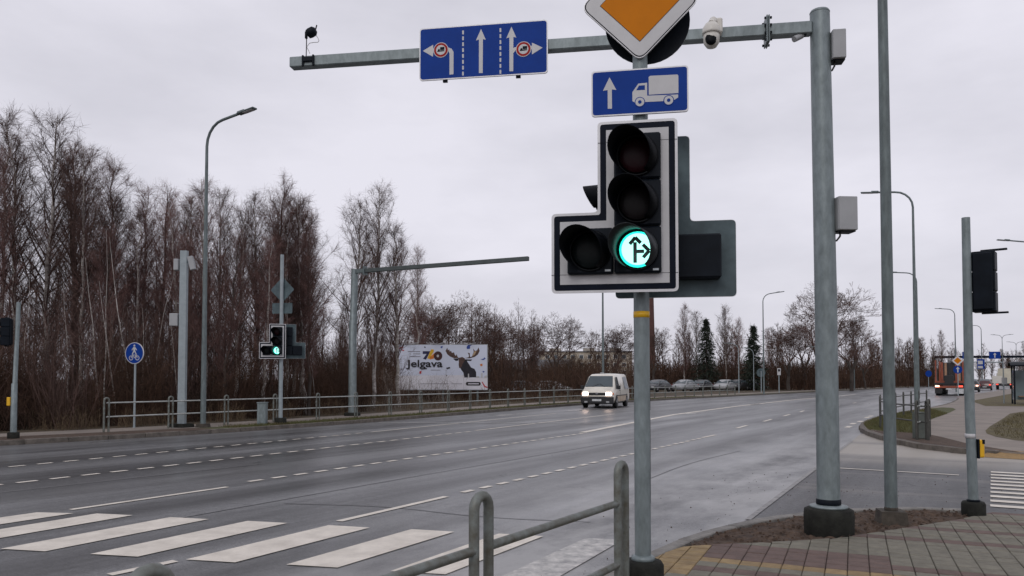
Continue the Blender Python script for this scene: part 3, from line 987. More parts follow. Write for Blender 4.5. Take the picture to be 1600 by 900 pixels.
t = layer_sign('lane_sign', 'wide blue lane sign with white arrows and two no-lorry roundels on the mast arm', 'road sign', on_arm(sL, .085, ARMZ - .035), aang, rrect(-.718, -.295, .718, .295, .035), RIM,
    [('blue_field', [rrect(-.706, -.283, .706, .283, .03)], BLUE, 1), ('arrow', [bent_left(), arrow_up(745, 175, 640), arrow_up(1065, 155, 622)], WHITEF, 2), ('arrow', [right_arm], WHITEF, 3), ('lane_dash', dsh, WHITEF, 2),
     ('roundel_edge', [circle(*ring1, 80 * k_), circle(*ring2, 80 * k_)], WHITEF, 4), ('roundel_ring', [circle(*ring1, 73 * k_), circle(*ring2, 73 * k_)], RED, 5), ('roundel_field', [circle(*ring1, 52 * k_), circle(*ring2, 52 * k_)], WHITEF, 6),
     ('roundel_lorry', mini_truck(ring1) + mini_truck(ring2), BAND, 7)])
for x in (-.43, .39):
    obj('bracket', MB().box((x, .03, -.30), (.05, .03, .03)), BLACK, t)
    obj('bracket', MB().box((x, .022, 0), (.04, .012, .56)), GALV, t)

# dome camera on the arm
t = thing('dome_camera', 'cream dome surveillance camera hanging from the mast arm', 'camera', on_arm(1.06, .12, ARMZ - .02), aang)
obj('mount', MB().box((.04, -.0, .05), (.10, .12, .16), bev=.015), CREAMPL, t)
obj('neck', MB().tube([(.02, 0, .08), (-.01, -.07, .09), (-.03, -.10, .05)], [.04, .042, .035], 14), CREAMPL, t)
obj('hood', MB().lathe([(.092, -.065), (.093, -.045), (.088, .0), (.06, .045), (.03, .06)], 24, Matrix.Translation((-.03, -.10, 0))), CREAMPL, t)
bl = MB().lathe([(.004, -.215), (.05, -.20), (.078, -.16), (.083, -.11), (.082, -.067)], 24, Matrix.Translation((-.03, -.10, 0)))
obj('camera_ball', bl, CREAMPL, t)
obj('lens', MB().lathe([(.058, 0), (.052, .02), (.03, .032), (.004, .036)], 20, Matrix.Translation((-.04, -.152, -.135)) @ Matrix.Rotation(R(78), 4, 'X') @ Matrix.Scale(1.25, 4, (0, 1, 0))), BLACKV, t)
# tilted detector tube under the arm
t = thing('detector', 'small grey tube detector slung under the mast arm beside the column', 'detector', on_arm(.24, 0.0, ARMZ - .065), aang)
obj('body', MB().tube([(.09, 0, 0), (.0, -.05, -.055)], [.03, .032], 14), GREYBOX, t)
obj('bracket', MB().box((.10, 0, .0), (.06, .05, .012)), BLACK, t)
# sensor on a thin stalk at the arm end
t = thing('traffic_sensor', 'black round sensor on a thin stalk clamped near the end of the mast arm', 'sensor', on_arm(La - .24, .0, ARMZ + .06), aang)
obj('clamp', MB().box((-.01, -.072, -.05), (.12, .03, .055), bev=.006), BLACK, t)
for x in (-.07, .055):
    obj('clamp_arm', MB().box((x, -.07, -.065), (.022, .022, .13), bev=.004), BLACK, t)
obj('stalk', MB().tube([(-.035, -.06, -.03), (-.037, -.05, .10), (-.04, -.04, .25)], .006, 8), CABLE, t)
obj('bracket', MB().box((-.045, -.04, .245), (.028, .03, .085), bev=.006), BLACK, t)
obj('head', MB().lathe([(.02, -.06), (.050, -.05), (.057, -.02), (.055, .03), (.03, .055)], 18, Matrix.Translation((.02, -.04, .275)) @ Matrix.Rotation(R(65), 4, 'Y')), BLACK, t)
obj('antenna', MB().box((.075, -.04, .33), (.01, .012, .05), ry=R(15)), BLACK, t)
obj('cable', MB().tube([(.075, -.04, .235), (.10, -.05, .20), (.115, -.05, .165), (.10, -.05, .148), (.05, -.05, .150), (.0, -.05, .145), (-.03, -.055, .10), (.01, -.06, .02)], .004, 6), CABLEW, t)

def cabinet(name, label, loc, dims, rz=0, cable=True):
    t = thing(name, label, 'equipment box', loc, rz)
    w, d, h = dims
    obj('housing', MB().box((w / 2, 0, 0), (w, d, h), bev=.008), GREYBOX, t)
    obj('door', MB().box((w / 2, -d / 2 - .008, 0), (w - .006, .016, h - .004), bev=.005), GREYBOX, t)
    obj('bottom_gland', MB().box((w / 2, 0, -h / 2 - .006), (w * .9, d * .8, .014)), BLACK, t)
    if cable:
        obj('cable', MB().tube([(w * .28, -.01, -h / 2), (w * .28, -.01, -h / 2 - .05), (w * .1, -.01, -h / 2 - .095), (-.02, -.01, -h / 2 - .105)], .010, 8), CABLE, t)
    return t
cabinet('equipment_box', 'small grey equipment box near the top of the mast column', (MX + .125, MY - .02, Hn + 4.98), (.135, .17, .30), R(-8))
cabinet('equipment_box', 'larger grey equipment box halfway up the mast column with a looped cable', (MX + .14, MY - .02, Hn + 3.235), (.20, .18, .345), R(4))

# ------------------------------------------------------------------ street lamps
def lamp(name, label, loc, h, rz, arm=1.7, r0=.085, r1=.045, m=GALVD, double=False, base=None, group='tall street lamps along the road'):
    """arm points along local +x"""
    t = thing(name, label, 'street lamp', loc, rz, group)
    hs = h - 1.0
    path = [(0, 0, 0), (0, 0, h * .5), (0, 0, hs)]
    rad = [r0, (r0 + r1) / 2, r1]
    if double:
        obj('column', MB().tube(path, rad, 10), m, t)
    for sg in ((1, -1) if double else (1,)):
        ap = [(0, 0, hs)]
        for i in range(1, 6):
            a = R(86) * i / 5
            ap.append((sg * .75 * (1 - math.cos(a)), 0, hs + .75 * math.sin(a)))
        ex_ = ap[-1]
        ap.append((sg * (arm - .35), 0, ex_[2] + (arm - 1.1) * .12))
        if double:
            obj('arm', MB().tube(ap, [r1 * .9] * len(ap), 8), m, t)
        else:
            obj('column', MB().tube(path + ap[1:], rad + [r1 * .95] * (len(ap) - 1), 12), m, t)
        zz = ap[-1][2]
        hd_ = MB()
        hd_.box((sg * arm, 0, zz + .03), (.72, .20, .055), 0, ry=-sg * R(6), bev=.02)
        hd_.box((sg * (arm - .22), 0, zz + .055), (.30, .13, .05), 0, ry=-sg * R(6), bev=.015)
        head = obj('lamp_head', hd_, GALVD, t)
        obj('lens', MB().box((sg * (arm + .08), 0, zz + .008), (.40, .15, .012), 0, ry=-sg * R(6)), WHITEF, head)
    if base:
        obj('base', base, CONCB, t)
    return t
lbase = MB().box((0, 0, .06), (.28, .28, .16), R(20), .9, bev=0)
lbase.lathe([(.07, .12), (.07, .17), (.06, .18)], 14)
lamp('street_lamp', 'tall dark lamp column right of the mast, its top beyond the frame', (4.13, 8.42, Hn - .02), 10.2, R(149), r0=.066, r1=.040, base=lbase, arm=1.7)
b2 = MB().box((0, 0, .05), (.34, .34, .14), 0, .85)
LB = R(-31)
lamp('street_lamp', 'tall street lamp with curved arm in front of the left birch wood', (-9.75, 24.3, Hc), 9.95, R(-28), r0=.088, r1=.045, base=b2, arm=1.75)
lamp('street_lamp', 'street lamp column rising behind the white van into the traffic light', (5.95, 50.2, Hc), 10, LB)
lamp('street_lamp', 'street lamp left of the oak-like tree beyond the parked cars', (24.9, 76, Hc), 10.2, LB)
lamp('street_lamp', 'distant street lamp right of the lamp by the oak-like tree, beyond the left kerb', (49, 110, Hc), 10, LB)
lamp('street_lamp', 'street lamp just right of the near lamp column, standing on the island lawn', (17.35, 33, Hc), 9.95, R(149))
lamp('street_lamp', 'second street lamp behind the island one along the right side', (31.2, 59, Hc), 10, R(149))
lamp('street_lamp', 'street lamp above the logging truck on the right side', (52.0, 90, Hc), 10, R(149))
lamp('street_lamp', 'far street lamp just right of the push-button pole', (72.2, 118, Hc), 10, R(149))
lamp('street_lamp', 'far double-armed street lamp, the left one of two near the right edge', (92.0, 144, Hc), 10, R(160), double=True, arm=1.5)
lamp('street_lamp', 'far double-armed street lamp, the right one of two near the right edge', (113, 172, Hc), 10, R(160), double=True, arm=1.5)
lamp('street_lamp', 'street lamp whose head alone reaches in at the right edge of the photo', (32.4, 46.5, Hc), 10.1, R(172), arm=2.3)
for i, (x, y, lab) in enumerate(((24.5, 83, 'low park lamp behind the parked cars, left of the dark spruce'), (30.2, 96, 'low park lamp seen between the dark spruce and the tall street lamp'), (37.0, 92, 'low park lamp at the foot of the oak-like tree'))):
    lamp('park_lamp', lab, (x, y, Hc), 5.6, R(170), arm=1.2, r0=.05, r1=.035, m=GALVL, group='low park lamps beyond the road')

# ------------------------------------------------------------------ right-hand crossing pole
t = thing('crossing_pole', 'galvanised pole with yellow push-button box beside the side road crossing', 'pole', (5.27, 8.86, Hn))
obj('pole', MB().tube([(.02, 0, .15), (.0, 0, 1.2), (-.0, 0, 3.42)], [.054, .052, .045], 18), GALV, t)
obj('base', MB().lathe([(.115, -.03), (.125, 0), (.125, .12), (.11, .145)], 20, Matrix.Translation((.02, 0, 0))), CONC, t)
obj('collar', MB().lathe([(.07, .146), (.07, .165), (.055, .17)], 18, Matrix.Translation((.02, 0, 0))), BLACK, t)
obj('white_band', MB().lathe([(.0555, .87), (.0555, .92)], 18), WHITEF, t)
bb = obj('button_box', MB().box((.10, -.0, .75), (.07, .11, .205), bev=.014), YELLOW, t)
obj('box_back', MB().box((.062, 0, .75), (.022, .125, .22), bev=.004), BLACK, bb)
obj('button_slot', MB().box((.118, -.053, .83), (.03, .012, .05), bev=.003), BLACK, bb)
small_head('traffic_light', 'black three-lamp signal seen from its side on the push-button crossing pole', (5.47, 8.86, 2.535), R(140))
for z in (2.42, 3.16):
    pass

# ------------------------------------------------------------------ far side of the road: left pole, sign, mast, signal
t = thing('crossing_pole', 'thin signal pole with small yellow button box at the left edge of the photo', 'pole', (-12.75, 19.7, Hc))
obj('pole', MB().tube([(0, 0, .1), (.0, 0, 1.4), (.01, 0, 1.42), (.06, 0, 3.5)], [.075, .07, .055, .05], 14), GALV, t)
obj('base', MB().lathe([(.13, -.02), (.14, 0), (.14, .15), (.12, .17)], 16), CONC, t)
obj('button_box', MB().box((-.11, -.02, .95), (.09, .10, .22), bev=.012), YELLOW, t)
small_head('traffic_light', 'black three-lamp signal on the pole at the left edge of the photo', (-12.96, 19.65, 2.62), R(-70))

t = thing('path_sign', 'round blue pedestrian and bicycle sign on a thin post before the left wood', 'road sign', (-11.75, 23.95, Hc), R(-14))
obj('post', MB().tube([(0, 0, 0), (0, 0, 2.62)], .032, 10), GALVL, t)
fy = -.045
obj('plate', MB().plate(circle(0, 2.33, .335, 32), -.02, fy), RIM, t)
fc = obj('blue_field', MB().plate(circle(0, 2.33, .315, 32), fy, fy - .004), BLUE, t)
mb = MB()
f = lambda pts: [(x, z + 2.33) for x, z in pts]
mb.plate(circle(0, 2.33 + .235, .033, 12), fy - .004, fy - .008)
mb.plate(f([(-.03, .19), (.03, .19), (.10, .10), (.085, .085), (.03, .13), (.03, .08), (.085, -.03), (.055, -.04), (0, .05), (-.055, -.04), (-.085, -.03), (-.03, .08), (-.03, .13), (-.085, .085), (-.10, .10)]), fy - .004, fy - .009)
obj('walker_symbol', mb, WHITEF, fc)
mb = MB()
for cx in (-.115, .115):
    ring = circle(cx, 2.33 - .15, .075, 18)
    for i in range(18):
        a, b = ring[i], ring[(i + 1) % 18]
        ia, ib = (cx + (a[0] - cx) * .72, 2.18 + (a[1] - 2.18) * .72), (cx + (b[0] - cx) * .72, 2.18 + (b[1] - 2.18) * .72)
        mb.plate([a, b, ib, ia], fy - .004, fy - .008)
for a, b in (((-.115, -.15), (-.05, -.06)), ((-.05, -.06), (.07, -.06)), ((.07, -.06), (.115, -.15)), ((-.05, -.06), (.01, -.15)), ((.01, -.15), (.07, -.06)), ((-.08, -.03), (-.03, -.06)), ((.05, -.035), (.10, -.035))):
    P_, Q_ = Vector(a), Vector(b)
    n_ = (Q_ - P_).normalized(); n_ = Vector((-n_.y, n_.x)) * .009
    mb.plate(f([P_ + n_, P_ - n_, Q_ - n_, Q_ + n_]), fy - .004, fy - .0095)
obj('bicycle_symbol', mb, WHITEF, fc)

t = thing('camera_mast', 'pale square mast with equipment boxes beside the round blue path sign', 'mast', (-10.42, 24.3, Hc))
obj('column', MB().box((0, 0, 2.85), (.225, .16, 5.5), 0, .93), GALVL, t)
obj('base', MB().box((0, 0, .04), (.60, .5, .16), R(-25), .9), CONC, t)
obj('equipment_box', MB().box((-.22, -.02, 5.15), (.15, .2, .36), bev=.015), GREYBOX, t)
obj('equipment_box', MB().box((-.27, -.02, 3.40), (.26, .2, .40), bev=.015), GREYBOX, t)
obj('camera_panel', MB().box((.26, -.05, 5.20), (.17, .12, .44), 0, ry=R(-14), bev=.015), GREYBOX, t)
obj('camera_bracket', MB().box((.17, 0, 5.25), (.14, .05, .05)), GALVL, t)

SFX, SFY = -7.82, 26.0
t = thing('signal_pole', 'far signal pole across the road with signs seen from behind', 'pole', (SFX, SFY, Hc))
obj('pole', MB().tube([(0, 0, 0), (0, 0, 5.75)], [.07, .06], 14), GALVL, t)
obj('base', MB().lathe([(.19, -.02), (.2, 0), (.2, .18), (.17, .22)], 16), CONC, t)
t = thing('priority_sign', 'diamond sign seen from its grey back on the far signal pole', 'road sign', (SFX, SFY + .08, 4.68), R(180 - 12))
obj('plate', MB().plate(diamond(.44, .06), .012, -.006), SIGNBACK, t)
obj('face', MB().plate(diamond(.42, .06), -.006, -.008), WHITEF, t)
obj('inner_field', MB().plate(diamond(.29, .01), -.008, -.010), ORANGE, t)
t = thing('route_plate', 'small rectangular plate seen from its back below the far diamond sign', 'road sign', (SFX, SFY + .08, 4.05), R(180 - 12))
obj('plate', MB().plate(rrect(-.37, -.18, .37, .18, .03), .012, -.006), SIGNBACK, t)
obj('face', MB().plate(rrect(-.355, -.165, .355, .165, .03), -.006, -.008), BLUE, t)
big_head('traffic_light', 'small-looking L-shaped traffic light lit green on the far signal pole', (SFX - .06, SFY - .22, 2.60), R(14), scale=.95, skew=R(20))
big_head('traffic_light', 'L-shaped traffic light seen from behind on the far signal pole', (SFX + .16, SFY + .22, 2.62), R(194), lit=False, scale=.95)
t = thing('control_cabinet', 'squat grey utility cabinet beside the far signal pole', 'cabinet', (-8.35, 25.75, Hc))
obj('housing', MB().box((0, 0, .36), (.28, .26, .72), bev=.012), GALV, t)
obj('lid', MB().box((0, 0, .735), (.31, .29, .03), bev=.006), GALV, t)
obj('door', MB().box((0, -.134, .37), (.23, .008, .60)), GALV, t)

t = thing('mast_arm', 'far mast with its long arm reaching right over the oncoming lanes', 'mast', (-6.62, 31.9, Hc))
obj('column', MB().tube([(0, 0, .1), (0, 0, 3.9), (0.02, 0, 3.92), (.06, 0, 6.1)], [.165, .16, .15, .14], 18), GALV, t)
obj('base', MB().lathe([(.33, -.02), (.34, 0), (.34, .1), (.3, .14)], 18), CONC, t)
av = Vector((7.2, -3.45))
aa = math.atan2(av.y, av.x)
DARKA = mat('shaded_arm', (0.07, 0.085, 0.085), 0.6, 0.1, 0.2, 3)  # darker steel: shade of the arm's underside put into its colour
obj('arm', MB().box((av.x * .54, av.y * .54, 6.0), (av.length * .93, .15, .16), aa, bev=.01), DARKA, t)
obj('arm_stub', MB().box((av.x * .04, av.y * .04, 6.0), (.55, .16, .17), aa, bev=.01), GALVD, t)
obj('flange', MB().box((av.x * .075, av.y * .075, 6.0), (.06, .26, .36), aa), GALVD, t)

# far railing
t = thing('railing', 'long two-rail railing with arched posts along the far side of the main road', 'railing')
RL = [(-11.62, 22.05), (-3.0, 35.6), (3.1, 47.6), (9.7, 58.1), (17.2, 68.7), (22.5, 76)]
up2 = u_post(.98, .14, .028).mesh('post', RAILM)
RAILP = mat('pale_rail_steel', (0.40, 0.415, 0.40), 0.5, 0.1, 0.2, 8)
rp = resample(RL, 2.02)
for (x, y, a) in rp:
    o = obj('post', up2, None, t)
    o.location = (x, y, Hc)
    o.rotation_euler = (0, 0, a)
for (x0, y0, a0), (x1, y1, a1) in zip(rp[:-1], rp[1:]):
    for z in (.84, .44):
        obj('rail', MB().tube([(x0, y0, Hc + z), (x1, y1, Hc + z)], .024, 6), RAILP, t)

# island railing and cabinet
DARKR = mat('dark_rail_steel', (0.055, 0.055, 0.048), 0.6, 0.1, 0.3, 8)
CABD = mat('cabinet_olive', (0.10, 0.115, 0.10), 0.6, 0, 0.2, 5)
up3 = u_post(.98, .14, .026).mesh('post', DARKR)
t = thing('railing', 'short dark railing around the corner lawn of the right-hand island', 'railing')
IR = [(10.0, 19.4), (10.35, 22.6), (12.3, 26.6), (15.2, 31.0), (17.8, 34.8), (20.6, 38.6)]
ir = resample(IR, 2.3)
for (x, y, a) in ir:
    o = obj('post', up3, None, t)
    o.location = (x + .35, y - .2, Hc)
    o.rotation_euler = (0, 0, a)
for (x0, y0, a0), (x1, y1, a1) in zip(ir[:-1], ir[1:]):
    for z in (.84, .44):
        obj('rail', MB().tube([(x0 + .35, y0 - .2, Hc + z), (x1 + .35, y1 - .2, Hc + z)], .022, 6), DARKR, t)
t = thing('railing', 'short railing panel in front of the grey cabinet on the right-hand island', 'railing')
for (x, y) in ((10.15, 19.3), (11.0, 20.3)):
    o = obj('post', up3, None, t)
    o.location = (x, y, Hc)
    o.rotation_euler = (0, 0, R(50))
for z in (.84, .44):
    obj('rail', MB().tube([(10.15, 19.3, Hc + z), (11.0, 20.3, Hc + z)], .025, 6), RAILP, t)
t = thing('control_cabinet', 'slim grey utility cabinet on bare soil beside the island railing', 'cabinet', (10.42, 19.7, Hc))
obj('housing', MB().box((0, 0, .33), (.24, .24, .64), R(10), bev=.012), CABD, t)
obj('lid', MB().box((0, 0, .67), (.25, .25, .025), R(10), bev=.006), CABD, t)

# ------------------------------------------------------------------ billboard
BX0, BX1, BY, BZ0, BZ1 = -7.57, -1.61, 51.0, 0.90, 3.94
PRINT = mat('print_paper', (0.62, 0.66, 0.78), 0.6, 0, 0.06, 0.4)
PRINTL = mat('print_snow', (0.70, 0.69, 0.74), 0.6, 0, 0.10, 0.8)
INK = mat('print_black', (0.012, 0.010, 0.014), 0.6)
INKN = mat('print_navy', (0.02, 0.02, 0.07), 0.6)
INKY = mat('print_yellow', (0.70, 0.42, 0.03), 0.6)
INKO = mat('print_orange', (0.65, 0.20, 0.03), 0.6)
INKM = mat('print_maroon', (0.05, 0.012, 0.012), 0.6)
INKR = mat('print_red', (0.45, 0.03, 0.03), 0.6)
INKB = mat('print_blue', (0.03, 0.07, 0.30), 0.6)
INKF = mat('print_fur', (0.016, 0.014, 0.022), 0.7, 0, 0.5, 3)
INKA = mat('print_antler', (0.085, 0.045, 0.036), 0.7, 0, 0.4, 3)
INKA2 = mat('print_antler_pale', (0.40, 0.29, 0.17), 0.7, 0, 0.3, 3)
INKG = mat('print_grey', (0.22, 0.21, 0.24), 0.7)
t = thing('billboard', 'large roadside billboard with a moose photograph and bold black lettering', 'billboard', ((BX0 + BX1) / 2, BY, 0), R(-1))
W2, ZC = (BX1 - BX0) / 2, BZ0
HB = BZ1 - BZ0
obj('panel', MB().box((0, .06, ZC + HB / 2), (W2 * 2, .10, HB)), GREYBOX, t)
obj('poster', MB().plate([(-W2 + .05, ZC + .04), (W2 - .05, ZC + .04), (W2 - .05, ZC + HB - .04), (-W2 + .05, ZC + HB - .04)], .010, .004), PRINT, t)
def bp_(x, y):
    """poster position from fractions measured on the print (x 195..1445, y 140..810)"""
    return (-W2 + (x - 190) / 1258 * 2 * W2, ZC + HB - (y - 140) / 672 * HB)
lay = [0]
def ink(name, polys, m_):
    mb = MB()
    for p in polys:
        lay[0] += 1
        y = .004 - .0006 * lay[0]
        mb.plate([bp_(*q) for q in p], .004, y)
    return obj(name, mb, m_, t)
ink('snow_print', [[(195, 600), (1120, 592), (1125, 628), (1445, 628), (1445, 800), (195, 800)]], PRINTL)
rs = random.Random(11)
ink('moose_body', [[(1040, 380), (1060, 365), (1140, 360), (1185, 430), (1215, 480), (1262, 500), (1285, 545), (1288, 625), (1120, 628), (1110, 560), (1080, 520), (1058, 480)]], INKF)
ink('moose_head', [[(1035, 340), (1090, 325), (1125, 345), (1130, 375), (1100, 420), (1075, 480), (1048, 490), (1040, 440), (1045, 385)]], INKA)
ink('moose_ear', [[(960, 350), (1040, 345), (1035, 378), (1000, 385)], [(1125, 360), (1228, 362), (1215, 385), (1140, 382)]], INKF)
ink('moose_antler', [[(1040, 340), (980, 345), (920, 320), (880, 285), (855, 235), (880, 190), (890, 225), (910, 215), (915, 245), (935, 235), (945, 265), (975, 258), (985, 290), (1000, 310), (1010, 285), (1022, 315)]], INKA)
ink('moose_antler', [[(1120, 345), (1195, 345), (1265, 325), (1310, 290), (1335, 235), (1318, 185), (1300, 225), (1270, 240), (1245, 200), (1250, 255), (1225, 320), (1200, 325), (1195, 270), (1165, 262), (1185, 300), (1180, 330)]], INKA)
ink('antler_highlight', [[(1260, 245), (1292, 235), (1268, 290), (1225, 318)]], INKA2)
ink('numeral', [[(535, 240), (645, 240), (580, 365), (540, 352), (590, 280), (535, 282)]], INKN)
ink('numeral_stripe', [[(640, 240), (655, 212), (690, 215), (692, 245), (625, 355), (600, 345)]], INKY)
ink('numeral_stripe', [[(662, 300), (712, 258), (690, 350), (640, 362), (622, 345)]], INKO)
ink('numeral', [[(750 + 60 * math.cos(2 * math.pi * i / 24), 310 + 68 * math.sin(2 * math.pi * i / 24)) for i in range(24)]], INKM)
ink('numeral_hole', [[(748 + 17 * math.cos(2 * math.pi * i / 16), 310 + 20 * math.sin(2 * math.pi * i / 16)) for i in range(16)]], WHITEF)
ink('small_print', [[(325, 240), (500, 240), (500, 250), (325, 250)], [(400, 275), (500, 275), (500, 284), (400, 284)], [(355, 315), (505, 315), (505, 325), (355, 325)], [(650, 514), (785, 514), (785, 522), (650, 522)], [(500, 715), (900, 715), (900, 722), (500, 722)], [(940, 715), (1090, 715), (1090, 722), (940, 722)]], INKG)
pill = [(1165 + 22 * math.cos(a), 718 + 26 * math.sin(a)) for a in [R(90 + 18 * i) for i in range(11)]] + [(1328 + 22 * math.cos(a), 718 + 26 * math.sin(a)) for a in [R(-90 + 18 * i) for i in range(11)]]
ink('logo_pill', [pill], INK)
ink('logo_pill_field', [[(1172, 712), (1322, 712), (1322, 726), (1172, 726)]], PRINTL)
ink('ribbon', [[(200, 190), (255, 172), (262, 190), (205, 208)], [(232, 212), (275, 222), (272, 240), (240, 228)], [(1362, 690), (1376, 690), (1412, 750), (1448, 765), (1440, 780), (1400, 765)], [(490, 540), (520, 525), (515, 570), (490, 572)]], INKR)
ink('confetti', [[(790, 170), (818, 165), (808, 198), (786, 190)], [(1150, 180), (1170, 150), (1232, 148), (1200, 165), (1200, 205), (1155, 208)], [(1350, 360), (1390, 350), (1400, 330), (1420, 350), (1385, 372)], [(1375, 530), (1405, 535), (1395, 555), (1380, 550)]], INKB)
ink('confetti', [[(865, 485), (915, 472), (925, 490), (880, 508)], [(555, 170), (578, 178), (570, 195), (558, 188)], [(520, 490), (598, 488), (590, 505), (530, 506)], [(862, 590), (882, 590), (872, 612)]], INK)
ink('confetti', [[(1340, 430), (1372, 425), (1375, 455), (1348, 460)]], INKO)
ink('snow_clump', [[(1172, 572), (1186, 572), (1188, 628), (1170, 628)], [(1355, 565), (1375, 560), (1378, 628), (1355, 628)], [(1400, 605), (1440, 590), (1440, 628), (1400, 628)], [(1290, 608), (1330, 604), (1330, 628), (1290, 628)]], WHITEF)
# the place name, as flat lettering
fc_ = bpy.data.curves.new('lettering', 'FONT')
fc_.body = 'Jelgava'
fc_.size = 1.0
fc_.offset = 0.018
fc_.extrude = 0.004
fo = bpy.data.objects.new('lettering', fc_)
col.objects.link(fo)
bpy.context.view_layer.update()
me = bpy.data.meshes.new_from_object(fo.evaluated_get(bpy.context.evaluated_depsgraph_get()))
col.objects.unlink(fo)
bpy.data.objects.remove(fo)
xs = [v.co.x for v in me.vertices]; ys = [v.co.y for v in me.vertices]
(xa, za), (xb, zb) = bp_(305, 508), bp_(815, 368)
for v in me.vertices:
    x = xa + (v.co.x - min(xs)) / (max(xs) - min(xs)) * (xb - xa)
    z = za + (v.co.y - min(ys)) / (max(ys) - min(ys)) * (zb - za)
    v.co = (x, -.032 - v.co.z * .3, z)
me.materials.clear()
me.materials.append(INK)
me.name = 'lettering'
obj('lettering', me, None, t)
for x in (-2.3, 0, 2.3):
    obj('leg', MB().box((x, .16, ZC / 2 + .6), (.12, .12, ZC + 1.2)), GALVD, t)
for x in (-2.2, -.4, 1.7):
    obj('lamp_bracket', MB().tube([(x - .5, .1, BZ1 + .10), (x - .1, -.3, BZ1 + .03), (x, .02, BZ1), (x + .2, -.3, BZ1 + .04), (x + .5, .1, BZ1 + .10)], .018, 6), CABLEW, t)

# ------------------------------------------------------------------ vehicles
def loft_body(stations, wmax, zb):
    """stations: (y, top z, inset of the roof edge, lower half width)"""
    secs = []
    for (y, T, ins, wl) in stations:
        zb2 = min(1.02, T * .86)
        w = wl
        s = [(w * .93, zb), (w * .995, zb + .18), (w, zb2 * .75), (w * .985, zb2), (w - ins, T - .10 * min(1, T)), (w - ins - .10, T - .02), (w * .45, T), (0, T + .012)]
        secs.append((y, s))
    return secs
def loft_mesh(secs):
    mb = MB()
    k = len(secs[0][1])
    ring = lambda y, s: [(x, y, z) for x, z in s] + [(-x, y, z) for x, z in s[-2::-1]]
    n = 2 * k - 1
    vs = []
    for y, s in secs:
        vs += ring(y, s)
    fs = []
    for i in range(len(secs) - 1):
        for j in range(n - 1):
            fs.append((i * n + j, i * n + j + 1, (i + 1) * n + j + 1, (i + 1) * n + j))
        fs.append((i * n + n - 1, i * n, (i + 1) * n, (i + 1) * n + n - 1))
    fs.append(tuple(range(n)))
    fs.append(tuple((len(secs) - 1) * n + j for j in range(n))[::-1])
    mb.add(vs, fs, True)
    return mb
def wheels(t, pts, r, w):
    for (x, y) in pts:
        wh = obj('wheel', MB().lathe([(r * .72, -w / 2), (r * .97, -w / 2 + .01), (r, -w / 4), (r, w / 4), (r * .97, w / 2 - .01), (r * .72, w / 2)], 22, Matrix.Rotation(R(90), 4, 'Y')), TYRE, t)
        wh.location = (x, y, r)
        obj('rim', MB().lathe([(r * .66, -w / 2 - .004), (r * .3, -w / 2 + .02), (r * .3, w / 2 - .02), (r * .66, w / 2 + .004)], 18, Matrix.Rotation(R(90), 4, 'Y')), STEELR, wh)
VANP = mat('van_paint', (0.70, 0.665, 0.585), 0.3, 0, 0.08, 1.5, coat=0.3)
VANM = mat('van_mud', (0.40, 0.30, 0.21), 0.7, 0, 0.3, 2.0, c2=(0.56, 0.48, 0.38))
t = thing('delivery_van', 'dirty cream-white van with lit headlights coming towards the camera', 'van', (5.55, 45.4, 0), R(-19))
st_ = [(-2.44, .80, .03, .86), (-2.38, .98, .06, .90), (-1.98, 1.16, .09, .945), (-1.15, 1.86, .20, .95), (-.85, 1.935, .20, .95), (.6, 1.96, .19, .95), (2.15, 1.95, .19, .95), (2.36, 1.86, .20, .945), (2.45, 1.10, .06, .93)]
secs = loft_body(st_, .95, .30)
obj('body', loft_mesh(secs), VANP, t)
def quad(t, pts, m_, name, parent=None):
    return obj(name, MB().add(pts, [(0, 1, 2, 3)]), m_, parent or t)
quad(t, [(-.80, -1.945, 1.205), (.80, -1.945, 1.205), (.665, -1.245, 1.812), (-.665, -1.245, 1.812)], GLASS, 'windscreen')
for sx in (-1, 1):
    mb = MB().add([(sx * .945, -1.72, 1.10), (sx * .952, -.62, 1.06), (sx * .79, -.64, 1.76), (sx * .80, -1.18, 1.76)], [(0, 1, 2, 3)])
    obj('door_window', mb, GLASS, t)
    mb = MB().add([(sx * .962, .9, 1.06), (sx * .962, 2.0, 1.06), (sx * .79, 1.98, 1.76), (sx * .79, .95, 1.76)], [(0, 1, 2, 3)])
    obj('rear_window', mb, mat('dusty_glass', (0.30, 0.33, 0.36), 0.3), t)
    obj('mirror', MB().box((sx * 1.06, -1.50, 1.16), (.20, .10, .22), bev=.03), BUMPER, t)
    hl = obj('headlight', MB().box((sx * .66, -2.405, .80), (.34, .10, .20), bev=.03), HEADL, t)
    obj('side_trim', MB().box((sx * .958, .1, .70), (.016, 3.1, .05)), BUMPER, t)
    obj('mud_film', MB().box((sx * .953, .15, .52), (.012, 3.0, .30)), VANM, t)
    obj('door_seam', MB().box((sx * .957, -.55, .85), (.008, .012, .9)), BUMPER, t)
obj('grille', MB().box((0, -2.425, .80), (.98, .07, .15), bev=.015), BUMPER, t)
obj('badge', MB().lathe([(.075, 0), (.075, .012)], 18, Matrix.Translation((0, -2.462, .81)) @ Matrix.Rotation(R(90), 4, 'X')), STEELR, t)
obj('bumper', MB().box((0, -2.36, .46), (1.86, .26, .42), bev=.06), BUMPER, t)
obj('number_plate', MB().box((0, -2.497, .46), (.52, .012, .11)), PLATE, t)
obj('underbody', MB().box((0, 0, .32), (1.66, 4.3, .16)), BUMPER, t)
